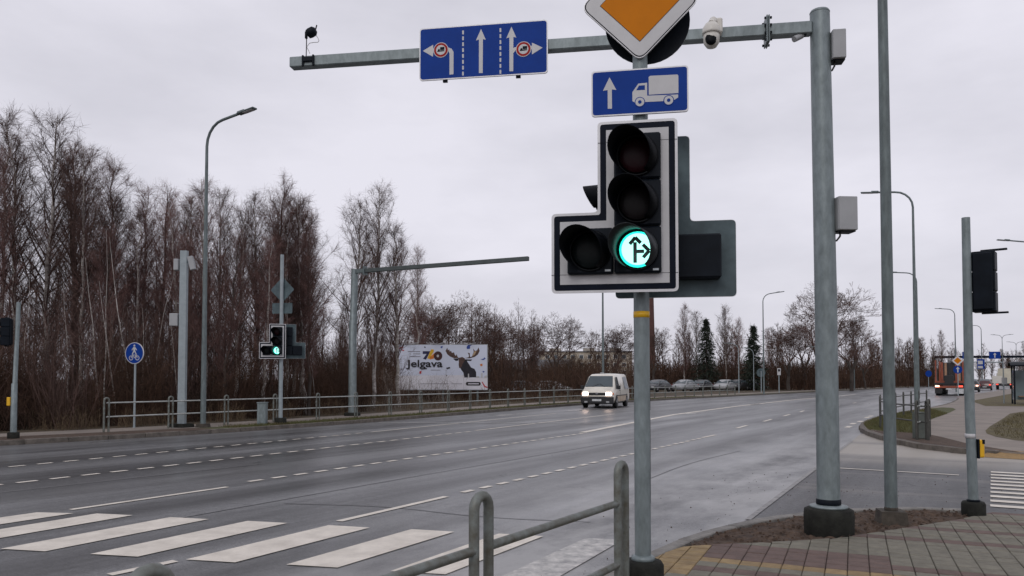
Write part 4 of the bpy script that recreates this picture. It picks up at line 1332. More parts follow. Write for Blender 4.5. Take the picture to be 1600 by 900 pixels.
for sx in (-1, 1):
    obj('indicator', MB().box((sx * .88, -2.30, .80), (.10, .14, .14), bev=.02), mat('amber_lens', (0.6, 0.16, 0.05), 0.3), t)
    obj('fog_lamp', MB().box((sx * .62, -2.492, .36), (.18, .01, .09)), GREYBOX, t)
    obj('door_handle', MB().box((sx * .965, -.68, .98), (.02, .16, .04)), BUMPER, t)
    obj('wheel_arch', MB().lathe([(.40, 0), (.40, .012)], 20, Matrix.Translation((sx * .945, -1.55, .36)) @ Matrix.Rotation(R(90), 4, 'Y')), BUMPER, t)
    obj('wheel_arch', MB().lathe([(.40, 0), (.40, .012)], 20, Matrix.Translation((sx * .945, 1.45, .36)) @ Matrix.Rotation(R(90), 4, 'Y')), BUMPER, t)
obj('bonnet_seam', MB().box((0, -2.16, 1.082), (1.5, .012, .006), 0, rx=R(24)), BUMPER, t)
obj('roof_light', MB().box((-.1, -.6, 1.99), (.22, .12, .06), bev=.02), GREYBOX, t)
for sx in (-1, 1):
    obj('wiper', MB().tube([(sx * .35, -1.965, 1.20), (sx * .02, -1.78, 1.37)], .010, 5), BUMPER, t)
wheels(t, [(-.86, -1.55), (.86, -1.55), (-.86, 1.45), (.86, 1.45)], .335, .23)

def car(name, label, loc, rz, paint, lights=None, suv=False, group=None):
    """passenger car, front towards local -y"""
    t = thing(name, label, 'car', loc, rz, group)
    h = 1.62 if suv else 1.44
    st = [(-2.1, .62, .04, .78), (-2.0, .76, .07, .84), (-1.05, .93, .10, .88), (-.35, h - .05, .24, .88), (.2, h, .25, .88), (1.0, h - .03, .25, .88), (1.75, 1.0 if not suv else 1.35, .14 if not suv else .22, .87), (2.1, .86, .08, .82)]
    obj('body', loft_mesh(loft_body(st, .88, .24)), paint, t)
    quad(t, [(-.74, -.98, 1.0), (.74, -.98, 1.0), (.57, -.40, h - .09), (-.57, -.40, h - .09)], GLASS, 'windscreen')
    quad(t, [(-.62, 1.72, 1.06 if not suv else 1.36), (.62, 1.72, 1.06 if not suv else 1.36), (.56, 1.10, h - .02), (-.56, 1.10, h - .02)], GLASS, 'rear_window')
    for sx in (-1, 1):
        obj('side_window', MB().add([(sx * .885, -.85, .97), (sx * .885, 1.35, .97), (sx * .66, 1.0, h - .12), (sx * .66, -.30, h - .12)], [(0, 1, 2, 3)]), GLASS, t)
        obj('headlight', MB().box((sx * .60, -2.06, .62), (.32, .08, .13), bev=.02), WHITEF, t)
        obj('taillight', MB().box((sx * .66, 2.09, .80), (.24, .06, .16), bev=.02), lights or RED, t)
        obj('mirror', MB().box((sx * .98, -.75, .98), (.16, .09, .12), bev=.02), paint, t)
    obj('bumper', MB().box((0, 2.08, .42), (1.5, .14, .26), bev=.04), BUMPER, t)
    obj('number_plate', MB().box((0, 2.155, .50), (.50, .012, .11)), PLATE, t)
    wheels(t, [(-.78, -1.3), (.78, -1.3), (-.78, 1.3), (.78, 1.3)], .31, .20)
    return t
def cpaint(nm, c):
    return mat('car_paint_' + nm, c, 0.28, 0, 0.05, 2, coat=0.5)
cols = {'dark grey': (0.03, 0.032, 0.036), 'white': (0.62, 0.62, 0.62), 'silver': (0.25, 0.26, 0.27), 'black': (0.012, 0.012, 0.014), 'dark blue': (0.015, 0.02, 0.06), 'pale grey': (0.36, 0.37, 0.38), 'charcoal': (0.02, 0.02, 0.022), 'maroon': (0.06, 0.012, 0.014)}
row = [('dark grey', 'leftmost of its row'), ('silver', 'second from left in the row'), ('black', 'third from left in the row'), ('pale grey', 'third from right in the parked row'), ('charcoal', 'second from right in the parked row'), ('dark blue', 'rightmost of the parked row before the lamp')]
rowp = [(16.6, 88.0), (20.6, 92.0), (23.6, 96.0), (27.2, 98.5), (29.6, 101.0), (31.8, 103.6)]
for (c, wh), (x, y) in zip(row, rowp):
    car('parked_car', '%s parked car behind the far railing, %s' % (c, wh), (x, y, Hc), R(-40) + random.uniform(-.1, .1), cpaint(c.replace(' ', '_'), cols[c]), group='cars parked beyond the railing')
for (x, y, c, wh) in ((-1.6, 74, 'white', 'just right of the billboard'), (1.2, 76, 'silver', 'midway between billboard and van'), (4.0, 78, 'white', 'close left of the van')):
    car('parked_car', '%s parked car half hidden behind the far railing, %s' % (c, wh), (x, y, Hc - .1), R(70), cpaint(c, cols[c]), group='cars parked beyond the railing')

# logging truck and traffic ahead on the right
TRED = mat('truck_red', (0.26, 0.062, 0.030), 0.5, 0, 0.25, 2)
TIMB = mat('pale_timber', (0.36, 0.22, 0.14), 0.8, 0, 0.3, 2)
t = thing('logging_truck', 'red empty logging truck seen from behind with its rear lights on', 'truck', (45.2, 79, 0), R(-33))
obj('chassis', MB().box((0, 0, .95), (1.0, 8.5, .25)), BUMPER, t)
obj('rear_beam', MB().box((0, -4.3, .85), (2.4, .14, .22), bev=.02), TRED, t)
obj('bed_frame', MB().box((0, 0, 1.18), (2.45, 8.3, .16)), BUMPER, t)
for y in (-3.6, 1.6):
    obj('bunk', MB().box((0, y, 1.35), (2.5, .22, .18)), TRED, t)
    for sx in (-1, 1):
        obj('stake', MB().box((sx * 1.17, y, 2.45), (.13, .15, 2.1)), TRED, t)
        obj('stake', MB().box((sx * .62, y, 2.35), (.20, .13, 1.9)), TRED if y < 0 else TIMB, t)
obj('headboard', MB().box((0, 4.2, 2.3), (2.45, .12, 2.2)), BUMPER, t)
cr_ = MB().tube([(.05, -3.9, 1.2), (.05, -3.9, 3.2)], [.22, .16], 10)
cr_.tube([(.05, -3.9, 3.1), (-.1, -2.2, 3.45), (.2, .8, 3.2)], [.14, .12, .1], 8)
cr_.box((0, -3.9, 1.6), (.75, .5, .8), bev=.05)
obj('crane', cr_, BUMPER, t)
obj('cab', MB().box((0, 5.6, 1.9), (2.4, 2.2, 2.4), bev=.12), BUMPER, t)
for sx in (-1, 1):
    obj('taillight', MB().box((sx * 1.0, -4.39, .92), (.36, .05, .15)), TAILB if sx < 0 else TAILL, t)
    obj('mudflap', MB().box((sx * .95, -4.25, .45), (.55, .03, .50)), PLATE if sx > 0 else BUMPER, t)
obj('rear_plate', MB().box((0, -4.39, .66), (.52, .02, .12)), PLATE, t)
wheels(t, [(sx * .95, y) for sx in (-1, 1) for y in (-3.4, -2.1, 2.8, 5.4)], .50, .5)
car('passenger_car', 'dark car with glowing tail lights right of the logging truck', (58.0, 97, 0), R(147), cpaint('black', cols['black']), TAILB, True, 'cars queuing ahead')
car('passenger_car', 'maroon car with tail lights on ahead of the dark car near the right edge', (68.6, 111.5, 0), R(147), cpaint('maroon', cols['maroon']), TAILL, True, 'cars queuing ahead')
t = thing('box_truck', 'small pale truck with a bulky cream load far ahead on the right', 'truck', (77.5, 121, 0), R(-33))
LOADM = mat('load_cream', (0.50, 0.47, 0.38), 0.7, 0, 0.15, 1)
obj('chassis', MB().box((0, 0, .75), (2.2, 6.5, .4)), BUMPER, t)
obj('load', MB().box((.2, -.8, 2.1), (2.3, 4.2, 2.3), 0, .86), LOADM, t)
obj('cab', MB().box((0, 2.7, 1.7), (2.1, 1.7, 1.9), bev=.12), CREAMPL, t)
obj('tailboard', MB().box((-.9, -3.1, 1.5), (1.3, .1, 1.2)), CREAMPL, t)
for sx in (-1, 1):
    obj('taillight', MB().box((sx * .9, -3.27, .80), (.3, .05, .14)), TAILL, t)
wheels(t, [(sx * .9, y) for sx in (-1, 1) for y in (-2.0, 2.3)], .42, .35)

# ------------------------------------------------------------------ signs, shelter and gantry on the right
t = thing('priority_sign', 'small diamond priority sign on a post before the logging truck', 'road sign', (39.7, 68.4, Hc), R(-33))
obj('post', MB().tube([(0, 0, 0), (0, 0, 3.55)], .04, 8), GALVL, t)
obj('plate', MB().plate([(x, z + 3.15) for x, z in diamond(.46, .06)], -.045, -.06), RIM, t)
obj('orange_field', MB().plate([(x, z + 3.15) for x, z in diamond(.30, .02)], -.06, -.066), ORANGE, t)
t2 = thing('arrow_sign', 'round blue sign with white arrow below the small diamond sign', 'road sign', (39.7, 68.4, Hc), R(-33))
obj('plate', MB().plate(circle(0, 2.35, .36, 24), -.045, -.06), BLUE, t2)
obj('arrow', MB().plate([(-.05, 2.1), (.05, 2.1), (.05, 2.4), (.15, 2.4), (0, 2.62), (-.15, 2.4), (-.05, 2.4)], -.06, -.066), WHITEF, t2)
t = thing('path_sign', 'tiny round blue sign by the far left kerb, left of the logging truck', 'road sign', (54.2, 100, Hc))
obj('post', MB().tube([(0, 0, 0), (0, 0, 2.3)], .04, 8), GALVL, t)
obj('plate', MB().plate(circle(0, 2.2, .42, 24), -.045, -.06), BLUE, t)
t = thing('white_sign', 'narrow white sign on a post right of the parked cars', 'road sign', (28.9, 83.2, Hc), R(-8))
obj('post', MB().tube([(0, 0, 0), (0, 0, 2.2)], .05, 8), GALVL, t)
obj('plate', MB().box((0, -.07, 2.3), (.36, .03, .75), bev=.01), WHITEF, t)
obj('symbol', MB().box((0, -.09, 2.45), (.20, .01, .25)), BAND, t)
t = thing('round_sign', 'grey back of a round sign left of the narrow white sign', 'road sign', (27.4, 84.5, Hc), R(180))
obj('post', MB().tube([(0, 0, 0), (0, 0, 2.4)], .05, 8), GALVL, t)
obj('plate', MB().plate(circle(0, 2.2, .48, 24), -.05, -.07), SIGNBACK, t)

t = thing('bus_stop_sign', 'blue and white bus stop sign on a bent post left of the shelter', 'road sign', (30.7, 48, Hc))
obj('post', MB().tube([(0, 0, 0), (0, 0, 2.5), (-.06, 0, 2.56), (-1.95, 0, 2.58)], .035, 8), GALVL, t)
p_ = obj('plate', MB().box((-1.42, -.05, 2.45), (.46, .03, .62), bev=.01), BLUE, t)
obj('plate_field', MB().box((-1.47, -.07, 2.55), (.30, .012, .22)), WHITEF, p_)
obj('plate_field', MB().box((-1.47, -.07, 2.26), (.30, .012, .15)), WHITEF, p_)
obj('timetable', MB().box((.02, -.05, 1.4), (.34, .02, .42)), WHITEF, t)
t = thing('bus_shelter', 'dark-framed glass bus shelter cut by the right edge of the photo', 'bus shelter', (31.9, 46.0, Hc), R(-28))
SHG = mat('shelter_glass', (0.20, 0.26, 0.28), 0.12, 0, 0.2, 1.2)
for x in (-1.6, 0, 1.6):
    for y in (-.7, .7):
        obj('post', MB().box((x, y, 1.15), (.09, .09, 2.3)), BLACK, t)
for x in (-.8, .8):
    obj('glass_panel', MB().box((x, .7, 1.15), (1.48, .02, 1.8)), SHG, t)
for x in (-1.6, 1.6):
    obj('glass_panel', MB().box((x, 0, 1.15), (.02, 1.28, 1.8)), SHG, t)
rf = MB()
for i in range(8):
    a, b = -1.0 + i * .25, -1.0 + (i + 1) * .25
    z = lambda q: 2.30 + .22 * (1 - q * q)
    rf.add([(-1.8, a * .95, z(a)), (1.8, a * .95, z(a)), (1.8, b * .95, z(b)), (-1.8, b * .95, z(b)), (-1.8, a * .95, z(a) + .05), (1.8, a * .95, z(a) + .05), (1.8, b * .95, z(b) + .05), (-1.8, b * .95, z(b) + .05)], [(3, 2, 1, 0), (4, 5, 6, 7), (0, 1, 5, 4), (2, 3, 7, 6), (1, 2, 6, 5), (3, 0, 4, 7)])
obj('roof', rf, BLACK, t)
obj('seat', MB().box((0, .45, .46), (2.6, .35, .05)), TIMB, t)

t = thing('sign_gantry', 'distant dark gantry over the road carrying two blue signs', 'gantry', (93, 152, 0), R(-12))
obj('beam', MB().box((0, 0, 6.0), (17, .5, .45)), BAND, t)
for x in (-8.4, 8.4):
    obj('leg', MB().box((x, 0, 3), (.4, .4, 6)), GALVD, t)
for x in (-2.6, 2.2):
    s_ = obj('sign_plate', MB().box((x, -.35, 6.3), (2.0, .1, 1.4)), BLUE, t)
    obj('arrow', MB().plate([(x - .1, 5.8), (x + .1, 5.8), (x + .1, 6.4), (x + .3, 6.4), (x, 6.8), (x - .3, 6.4), (x - .1, 6.4)], -.40, -.42), WHITEF, s_)

# ------------------------------------------------------------------ far buildings
BWALL = mat('panel_wall', (0.42, 0.37, 0.30), 0.9, 0, 0.1, 0.3)
BWALL2 = mat('plaster_wall', (0.34, 0.31, 0.27), 0.9, 0, 0.1, 0.3)
BRICK = mat('chimney_brick', (0.10, 0.045, 0.038), 0.9, 0, 0.2, 0.6)
ROOFM = mat('dull_roof', (0.10, 0.10, 0.105), 0.8, 0, 0.2, 0.4)
t = thing('apartment_building', 'pale beige apartment block far off between the two bare round-crowned trees', 'building', (19.5, 205, 0), R(-4))
obj('wall', MB().box((0, 0, 4.3), (24, 11, 8.6)), BWALL, t)
obj('roof', MB().box((0, 0, 8.72), (24.4, 11.4, .24)), ROOFM, t)
for x in (-8, 1, 8):
    obj('roof_hut', MB().box((x, 0, 9.3), (3.0, 3.0, .95)), BWALL2, t)
wf = MB().box((0, 0, 0), (1.15, .12, 1.1)).mesh('window', mat('window_frame_white', (0.6, 0.6, 0.6), 0.5))
wp = MB().box((0, -.07, 0), (.95, .03, .9)).mesh('pane', GLASS)
for i in range(10):
    for j in range(4):
        o = obj('window', wf, None, t)
        o.location = (-9.9 + i * 2.2, -5.5, 1.2 + j * 2.05)
        obj('pane', wp, None, o)
t = thing('low_house', 'low pale house with grey roof behind the bushes left of the van', 'house', (3.5, 118, 0), R(-8))
obj('wall', MB().box((0, 0, 1.5), (11, 6, 3.0)), BWALL2, t)
obj('roof', MB().add([(-5.8, -3.4, 3), (5.8, -3.4, 3), (5.8, 3.4, 3), (-5.8, 3.4, 3), (-5.8, 0, 4.6), (5.8, 0, 4.6)], [(0, 1, 5, 4), (2, 3, 4, 5), (1, 2, 5), (3, 0, 4), (3, 2, 1, 0)]), ROOFM, t)
for x in (-3.5, 0, 3.5):
    o = obj('window', wf, None, t)
    o.location = (x, -3.0, 1.7)
    obj('pane', wp, None, o)
t = thing('factory_chimney', 'tall dark brick chimney rising just right of the near signal pole', 'chimney', (27.6, 155, 0))
obj('shaft', MB().tube([(0, 0, 0), (0, 0, 12), (0, 0, 24)], [1.5, 1.2, .95], 18), BRICK, t)
obj('rim', MB().lathe([(1.05, 23.6), (1.08, 24.1), (.8, 24.2)], 18), BRICK, t)

# ------------------------------------------------------------------ trees
def quad_mesh(name, V, Q, m):
    me = bpy.data.meshes.new(name)
    V = np.asarray(V, np.float32); Q = np.asarray(Q, np.int32)
    me.vertices.add(len(V)); me.vertices.foreach_set('co', V.ravel())
    me.loops.add(Q.size); me.loops.foreach_set('vertex_index', Q.ravel())
    me.polygons.add(len(Q)); me.polygons.foreach_set('loop_start', np.arange(0, Q.size, 4, dtype=np.int32))
    me.polygons.foreach_set('loop_total', np.full(len(Q), 4, np.int32))
    me.update(calc_edges=True)
    me.materials.append(m)
    return me
def seg_geo(S, rng, sides):
    """segments (p0,p1,r0,r1) -> verts, quads: tubes of 3+ sides, or flat ribbons for sides=2"""
    S = np.asarray(S, np.float64)
    if len(S) == 0:
        return np.zeros((0, 3)), np.zeros((0, 4), int)
    p0, p1, r0, r1 = S[:, 0:3], S[:, 3:6], S[:, 6:7], S[:, 7:8]
    t = p1 - p0
    t /= np.linalg.norm(t, axis=1, keepdims=True) + 1e-9
    a = np.cross(t, rng.normal(size=t.shape))
    a /= np.linalg.norm(a, axis=1, keepdims=True) + 1e-9
    b = np.cross(t, a)
    n = len(S)
    if sides == 2:
        V = np.stack([p0 - a * r0, p0 + a * r0, p1 + a * r1, p1 - a * r1], 1).reshape(-1, 3)
        return V, np.arange(n * 4).reshape(-1, 4)
    vs = []
    for (p, r) in ((p0, r0), (p1, r1)):
        for k in range(sides):
            an = 2 * math.pi * k / sides
            vs.append(p + (a * math.cos(an) + b * math.sin(an)) * r)
    V = np.stack(vs, 1).reshape(-1, 3)
    base = (np.arange(n) * 2 * sides)[:, None]
    q = np.array([[k, (k + 1) % sides, sides + (k + 1) % sides, sides + k] for k in range(sides)]).ravel()[None]
    return V, (base + q).reshape(-1, 4)
def join_geo(gs):
    V, Q, o = [], [], 0
    for v, q in gs:
        V.append(v); Q.append(q + o); o += len(v)
    return np.concatenate(V), np.concatenate(Q)

def birch(seed, H, n1=64, dens=1.0, spread=1.0, tw=.010, ntw=6):
    rg = np.random.default_rng(seed)
    T = []
    pts = [np.zeros(3)]
    lean = rg.normal(0, .02, 2)
    for i in range(14):
        z = H * (i + 1) / 14
        pts.append(np.array([lean[0] * z + rg.normal(0, .05), lean[1] * z + rg.normal(0, .05), z]))
    r_at = lambda f: .105 * (H / 12) * (1 - f) ** 0.8 + .008
    for i in range(14):
        T.append([*pts[i], *pts[i + 1], r_at(i / 14), r_at((i + 1) / 14)])
    def trunk_at(f):
        x = f * 14; i = min(13, int(x)); return pts[i] + (pts[i + 1] - pts[i]) * (x - i)
    L1, L2, TW = [], [], []
    for k in range(n1):
        f = .16 + .80 * ((k + rg.random()) / n1)
        prof = min(1.0, (f - .06) / .26) * (1 - f) ** .70 + .045
        Lb = H * .30 * prof * rg.uniform(.7, 1.25) * spread
        az = rg.uniform(0, 2 * math.pi)
        el = R(rg.uniform(46, 70))
        d = np.array([math.cos(az) * math.cos(el), math.sin(az) * math.cos(el), math.sin(el)])
        p = trunk_at(f)
        br = [p]
        for s in range(4):
            d = d + np.array([0, 0, .10]) + rg.normal(0, .10, 3)
            d /= np.linalg.norm(d)
            br.append(br[-1] + d * Lb / 4)
        rb = min(r_at(f) * .45, .008 + Lb * .007)
        for s in range(4):
            L1.append([*br[s], *br[s + 1], rb * (1 - s * .2), rb * (.8 - s * .2)])
        n2 = int((3 + Lb * 3.4) * dens)
        for j in range(n2):
            u = rg.uniform(.15, 1.0)
            x = u * 4; i = min(3, int(x))
            q = br[i] + (br[i + 1] - br[i]) * (x - i)
            dd = (br[i + 1] - br[i]); dd = dd / np.linalg.norm(dd)
            d2 = dd * .95 + rg.normal(0, .42, 3) + np.array([0, 0, .12]); d2 /= np.linalg.norm(d2)
            l2 = (.25 + .30 * Lb * (1 - u * .6)) * rg.uniform(.6, 1.2)
            q1 = q + d2 * l2 * .5
            d3 = d2 + rg.normal(0, .18, 3) + np.array([0, 0, .08]); d3 /= np.linalg.norm(d3)
            q2 = q1 + d3 * l2 * .5
            L2.append([*q, *q1, tw * 1.1, tw * .85]); L2.append([*q1, *q2, tw * .85, tw * .5])
            for w in range(int(ntw * dens) + 1):
                v = rg.random()
                s0 = q + (q2 - q) * v
                d4 = d3 * .6 + rg.normal(0, .6, 3) + np.array([0, 0, -.02]); d4 /= np.linalg.norm(d4)
                l4 = rg.uniform(.18, .55)
                TW.append([*s0, *(s0 + d4 * l4), tw * .62, tw * .25])
    return T, L1, L2, TW, rg

def spreading(seed, H, spread=1.0, depth=8, fork=.22, tw=.016, kids=2.5):
    rg = np.random.default_rng(seed)
    T, C, TW = [], [], []
    def go(p, d, l, r, k):
        n = 2 if k < depth - 1 else 1
        q = p
        for s in range(n):
            d = d + rg.normal(0, .10, 3) + np.array([0, 0, .03])
            d /= np.linalg.norm(d)
            q2 = q + d * l / n
            r2 = r * (1 - .18 / n)
            (T if k < 2 else (C if k < depth - 2 else TW)).append([*q, *q2, r, r2])
            q, r = q2, r2
        if k >= depth:
            return
        m = int(kids) + (rg.random() < kids - int(kids))
        if k == 0:
            m = 4
        for c in range(m):
            sp = .42 + .12 * spread if k else .55 * spread
            dd = d + rg.normal(0, sp, 3) * np.array([1, 1, .75])
            if k == 0:
                az = 2 * math.pi * (c + rg.random() * .5) / m
                dd = np.array([math.cos(az) * .75 * spread, math.sin(az) * .75 * spread, 1.55])
            dd[2] = dd[2] if dd[2] > .02 else .02
            dd /= np.linalg.norm(dd)
            go(q, dd, l * rg.uniform(.66, .88), max(tw * .62, r * (.62 if m > 2 else .70)), k + 1)
    go(np.zeros(3), np.array([0, 0, 1.0]), H * fork, H * .026, 0)
    pts = np.array([s[3:6] for s in C + TW])
    k = H / pts[:, 2].max()
    for A in (T, C, TW):
        for s in A:
            s[0:6] = [x * k for x in s[0:6]]
    return T, C, TW, rg

def spruce(seed, H):
    rg = np.random.default_rng(seed)
    T = [[0, 0, 0, 0, 0, H, .16, .01]]
    B = []
    n = 46
    for i in range(n):
        f = .07 + .92 * i / n
        Lb = ((1 - f) * H * .30 + .15) * rg.uniform(.75, 1.15)
        for k in range(7):
            az = rg.uniform(0, 2 * math.pi)
            el = R(rg.uniform(-22, -2))
            d = np.array([math.cos(az) * math.cos(el), math.sin(az) * math.cos(el), math.sin(el)])
            p = np.array([0, 0, f * H])
            l = Lb * rg.uniform(.7, 1.1)
            B.append([*p, *(p + d * l), .05, .01])
            for j in range(11):
                u = rg.uniform(.15, 1)
                q = p + d * l * u
                e = d * .5 + rg.normal(0, .5, 3) + np.array([0, 0, -.35])
                e /= np.linalg.norm(e)
                B.append([*q, *(q + e * rg.uniform(.2, .5)), .05, .015])
    return T, B, rg

BIR = []
for sd, hh, n1, dn, spd in ((1, 12, 76, 1.0, 1.0), (2, 12, 70, 1.0, 1.2), (3, 12, 82, .95, .95), (4, 12, 72, 1.0, 1.1), (5, 12, 78, 1.0, .85), (6, 12, 68, 1.0, 1.3)):
    T, L1, L2, TW, rg = birch(sd, hh, n1, dn, spd, .0056, 12)
    trunk = quad_mesh('trunk', *seg_geo(T, rg, 7), BARKW if sd != 3 else BARKD)
    crown = quad_mesh('crown', *join_geo([seg_geo(L1, rg, 3), seg_geo(L2, rg, 2), seg_geo(TW, rg, 2)]), TWIGP if sd % 2 else TWIGB)
    BIR.append((trunk, crown))
def plant(kind, name, label, cat, x, y, H, group=None, base=12.0, wide=1.0, rz=None):
    t = thing(name, label, cat, (x, y, Hc - .12), random.uniform(0, 6.28) if rz is None else rz, group)
    wide *= random.uniform(.88, 1.22)
    t.rotation_euler = (random.gauss(0, .022), random.gauss(0, .022), t.rotation_euler[2])
    for nm, me in zip(('trunk', 'crown'), kind):
        o = obj(nm, me, None, t)
        o.scale = (H / base * wide, H / base * wide, H / base)
    return t
ORD = ['first', 'second', 'third', 'fourth', 'fifth', 'sixth', 'seventh', 'eighth', 'ninth', 'tenth', 'eleventh', 'twelfth', 'thirteenth', 'fourteenth', 'fifteenth', 'sixteenth', 'seventeenth', 'eighteenth', 'nineteenth', 'twentieth', 'twenty-first', 'twenty-second', 'twenty-third', 'twenty-fourth', 'twenty-fifth', 'twenty-sixth', 'twenty-seventh', 'twenty-eighth', 'twenty-ninth', 'thirtieth']
# left wood: x, y, height, kind
left = [(-21.6, 32.4, 13.2, 0), (-20.6, 32.0, 11.9, 1), (-18.9, 31.0, 12.5, 3), (-18.4, 32.5, 11.4, 2), (-17.4, 31.0, 10.9, 5), (-16.4, 31.5, 9.5, 1), (-16.2, 33.5, 10.2, 4), (-15.2, 33.2, 9.9, 2), (-14.9, 30.5, 8.6, 0), (-13.9, 33.0, 9.1, 3),
        (-13.3, 31.5, 8.9, 4), (-12.3, 31.0, 9.6, 0), (-11.6, 32.0, 8.9, 5), (-11.0, 29.2, 7.4, 2), (-10.4, 33.0, 10.4, 2), (-9.5, 32.5, 8.7, 1), (-9.0, 33.5, 9.7, 3), (-10.7, 35.4, 10.3, 5), (-9.75, 35.2, 9.3, 4), (-10.1, 37.0, 9.9, 0)]
left += [(-20.2, 29.5, 10.6, 4), (-19.6, 34.5, 12.6, 2), (-17.8, 33.6, 11.6, 0), (-15.8, 29.4, 7.6, 2), (-14.4, 34.5, 10.0, 1), (-12.9, 33.8, 9.9, 5), (-11.3, 34.4, 10.1, 1), (-9.9, 30.6, 7.4, 4), (-8.5, 32.2, 7.9, 2), (-10.0, 35.2, 10.2, 0)]
left.sort(key=lambda q: q[0] / q[1])
for i, (x, y, H, k) in enumerate(left):
    plant(BIR[k], 'birch_tree', 'bare birch in the left wood, %s of thirty from the left edge' % ORD[i], 'tree', x, y, H, 'bare birches of the left wood')
mid = [(-8.6, 41.0, 11.2, 1, 'left of the three birches behind the far mast'), (-7.5, 41.5, 12.4, 3, 'tallest of the three birches behind the far mast'), (-6.2, 42.2, 10.2, 0, 'right of the three birches behind the far mast'), (-6.6, 54.5, 11.0, 4, 'slim birch rising behind the left part of the billboard')]
for (x, y, H, k, lab) in mid:
    plant(BIR[k], 'birch_tree', 'bare birch, ' + lab, 'tree', x, y, H, 'bare birches behind the far mast')

SPR = []
for sd, sp, dp, fk in ((21, .85, 9, .19), (22, .95, 9, .17), (23, .7, 9, .20)):
    T, C, TW, rg = spreading(sd, 10, sp, dp, fk)
    SPR.append((quad_mesh('trunk', *seg_geo(T, rg, 8), BARKD), quad_mesh('crown', *join_geo([seg_geo(C, rg, 4), seg_geo(TW, rg, 2)]), TWIGB)))
W = 12.0
def P(px, d):
    return ((px - 800) / 1200 * d, d)
for px, d, H, k, w, lab in ((680, 58, 7.6, 2, 1.0, 'bushy bare tree above the left half of the billboard'), (712, 62, 8.8, 0, .9, 'bare tree above the right half of the billboard'), (760, 66, 7.6, 2, 1.0, 'bare tree just right of the billboard'), (795, 70, 7.0, 0, .8, 'thin bare tree midway between billboard and van'),
                       (824, 74, 6.8, 2, .8, 'small bare tree left of the open-crowned tree by the van'), (872, 88, 9.4, 0, 1.0, 'open-crowned bare tree standing alone left of the van'), (962, 98, 8.8, 1, .95, 'round-crowned bare tree directly above the van'),
                       (1020, 104, 9.2, 2, .8, 'bare tree just right of the brick chimney'), (1288, 92, 13.4, 1, .95, 'large oak-like bare tree behind the mast column'), (1232, 100, 9.0, 2, .9, 'smaller bare tree at the left foot of the oak-like tree'), (1258, 108, 10.6, 0, .9, 'bare tree close behind the left side of the oak-like tree'), (1330, 104, 10.4, 2, 1.0, 'upright bare tree close right of the oak-like tree'), (1352, 118, 8.0, 0, .8, 'bare tree at the right foot of the oak-like tree')):
    plant(SPR[k], 'bare_tree', lab, 'tree', *P(px, d), H, 'bare broadleaf trees beyond the road', base=10, wide=w)
for px, d, H, k, lab in ((1068, 105, 12.0, 0, 'pale birch left of the two spruces beyond the parked cars'), (1090, 108, 11.2, 3, 'pale birch close beside the left spruce'), (1135, 106, 11.8, 1, 'pale birch between the two spruces'), (1148, 112, 10.6, 2, 'lower pale birch close left of the right spruce'), (1200, 118, 9.4, 4, 'slender birch behind the lamp left of the oak-like tree'), (1473, 150, 11.2, 0, 'distant birch standing above the logging truck'), (1488, 160, 8.2, 2, 'distant low birch right of the one above the logging truck'), (1530, 185, 7.4, 5, 'far birch behind the push-button pole')):
    plant(BIR[k], 'birch_tree', lab, 'tree', *P(px, d), H, 'distant birches beyond the road')
for px, d, H, lab in ((1104, 104, 10.0, 'dark green spruce, left of two beyond the parked cars'), (1178, 102, 8.9, 'dark green spruce, right of two beyond the parked cars'), (832, 96, 4.6, 'small dark spruce left of the van')):
    T, B, rg = spruce(int(px), H)
    t = thing('spruce_tree', lab, 'tree', (*P(px, d), 0), 0, 'dark spruces beyond the road')
    obj('trunk', quad_mesh('trunk', *seg_geo(T, rg, 6), BARKD), None, t)
    obj('crown', quad_mesh('crown', *seg_geo(B, rg, 2), NEEDLE), None, t)

# wood behind: one mass of further stems
def wood(name, label, spots, seed, m, dens=.5, tw=.013):
    protos = []
    for s in range(4):
        T, L1, L2, TW, rg = birch(seed + s, 12, 46, dens, 1.1, tw)
        protos.append(join_geo([seg_geo(T, rg, 4), seg_geo(L1, rg, 3), seg_geo(L2, rg, 2), seg_geo(TW, rg, 2)]))
    gs = []
    rr = random.Random(seed)
    for (x, y, H) in spots:
        v, q = rr.choice(protos)
        a = rr.uniform(0, 6.28); k = H / 12
        c, s = math.cos(a) * k, math.sin(a) * k
        gs.append((np.stack([v[:, 0] * c - v[:, 1] * s + x, v[:, 0] * s + v[:, 1] * c + y, v[:, 2] * k], 1), q))
    o = obj(name, quad_mesh(name, *join_geo(gs), m), None)
    o['kind'] = 'stuff'
    o['label'] = label
    return o
rr = random.Random(5)
sp = []
for _ in range(62):
    px = rr.uniform(-140, 480)
    d = rr.uniform(35, 56) + max(0, px - 250) * .02
    top = 370 + rr.uniform(0, 120) + max(0, (px - 400)) * .5
    sp.append((*P(px, d), 1.65 + (592 - top) / 1200 * d))
for _ in range(50):
    px = rr.uniform(490, 850)
    d = rr.uniform(58, 85)
    top = rr.uniform(470, 530)
    sp.append((*P(px, d), 1.65 + (592 - top) / 1200 * d))
wood('wood', 'dense mass of bare stems behind the front row of birches', sp, 40, TWIGB, .5, .011)
sp = []
for _ in range(70):
    px = rr.uniform(820, 1640)
    d = rr.uniform(125, 215)
    top = rr.uniform(505, 555) if px < 1340 else rr.uniform(528, 556)
    sp.append((*P(px, d), 1.65 + (592 - top) / 1200 * d))
for _ in range(40):
    px = rr.uniform(1330, 1462)
    d = rr.uniform(150, 190)
    sp.append((*P(px, d), 1.65 + (592 - rr.uniform(526, 552)) / 1200 * d))
for _ in range(46):
    px = rr.uniform(1450, 1660)
    d = rr.uniform(190, 260)
    sp.append((*P(px, d), 1.65 + (592 - rr.uniform(545, 566)) / 1200 * d))
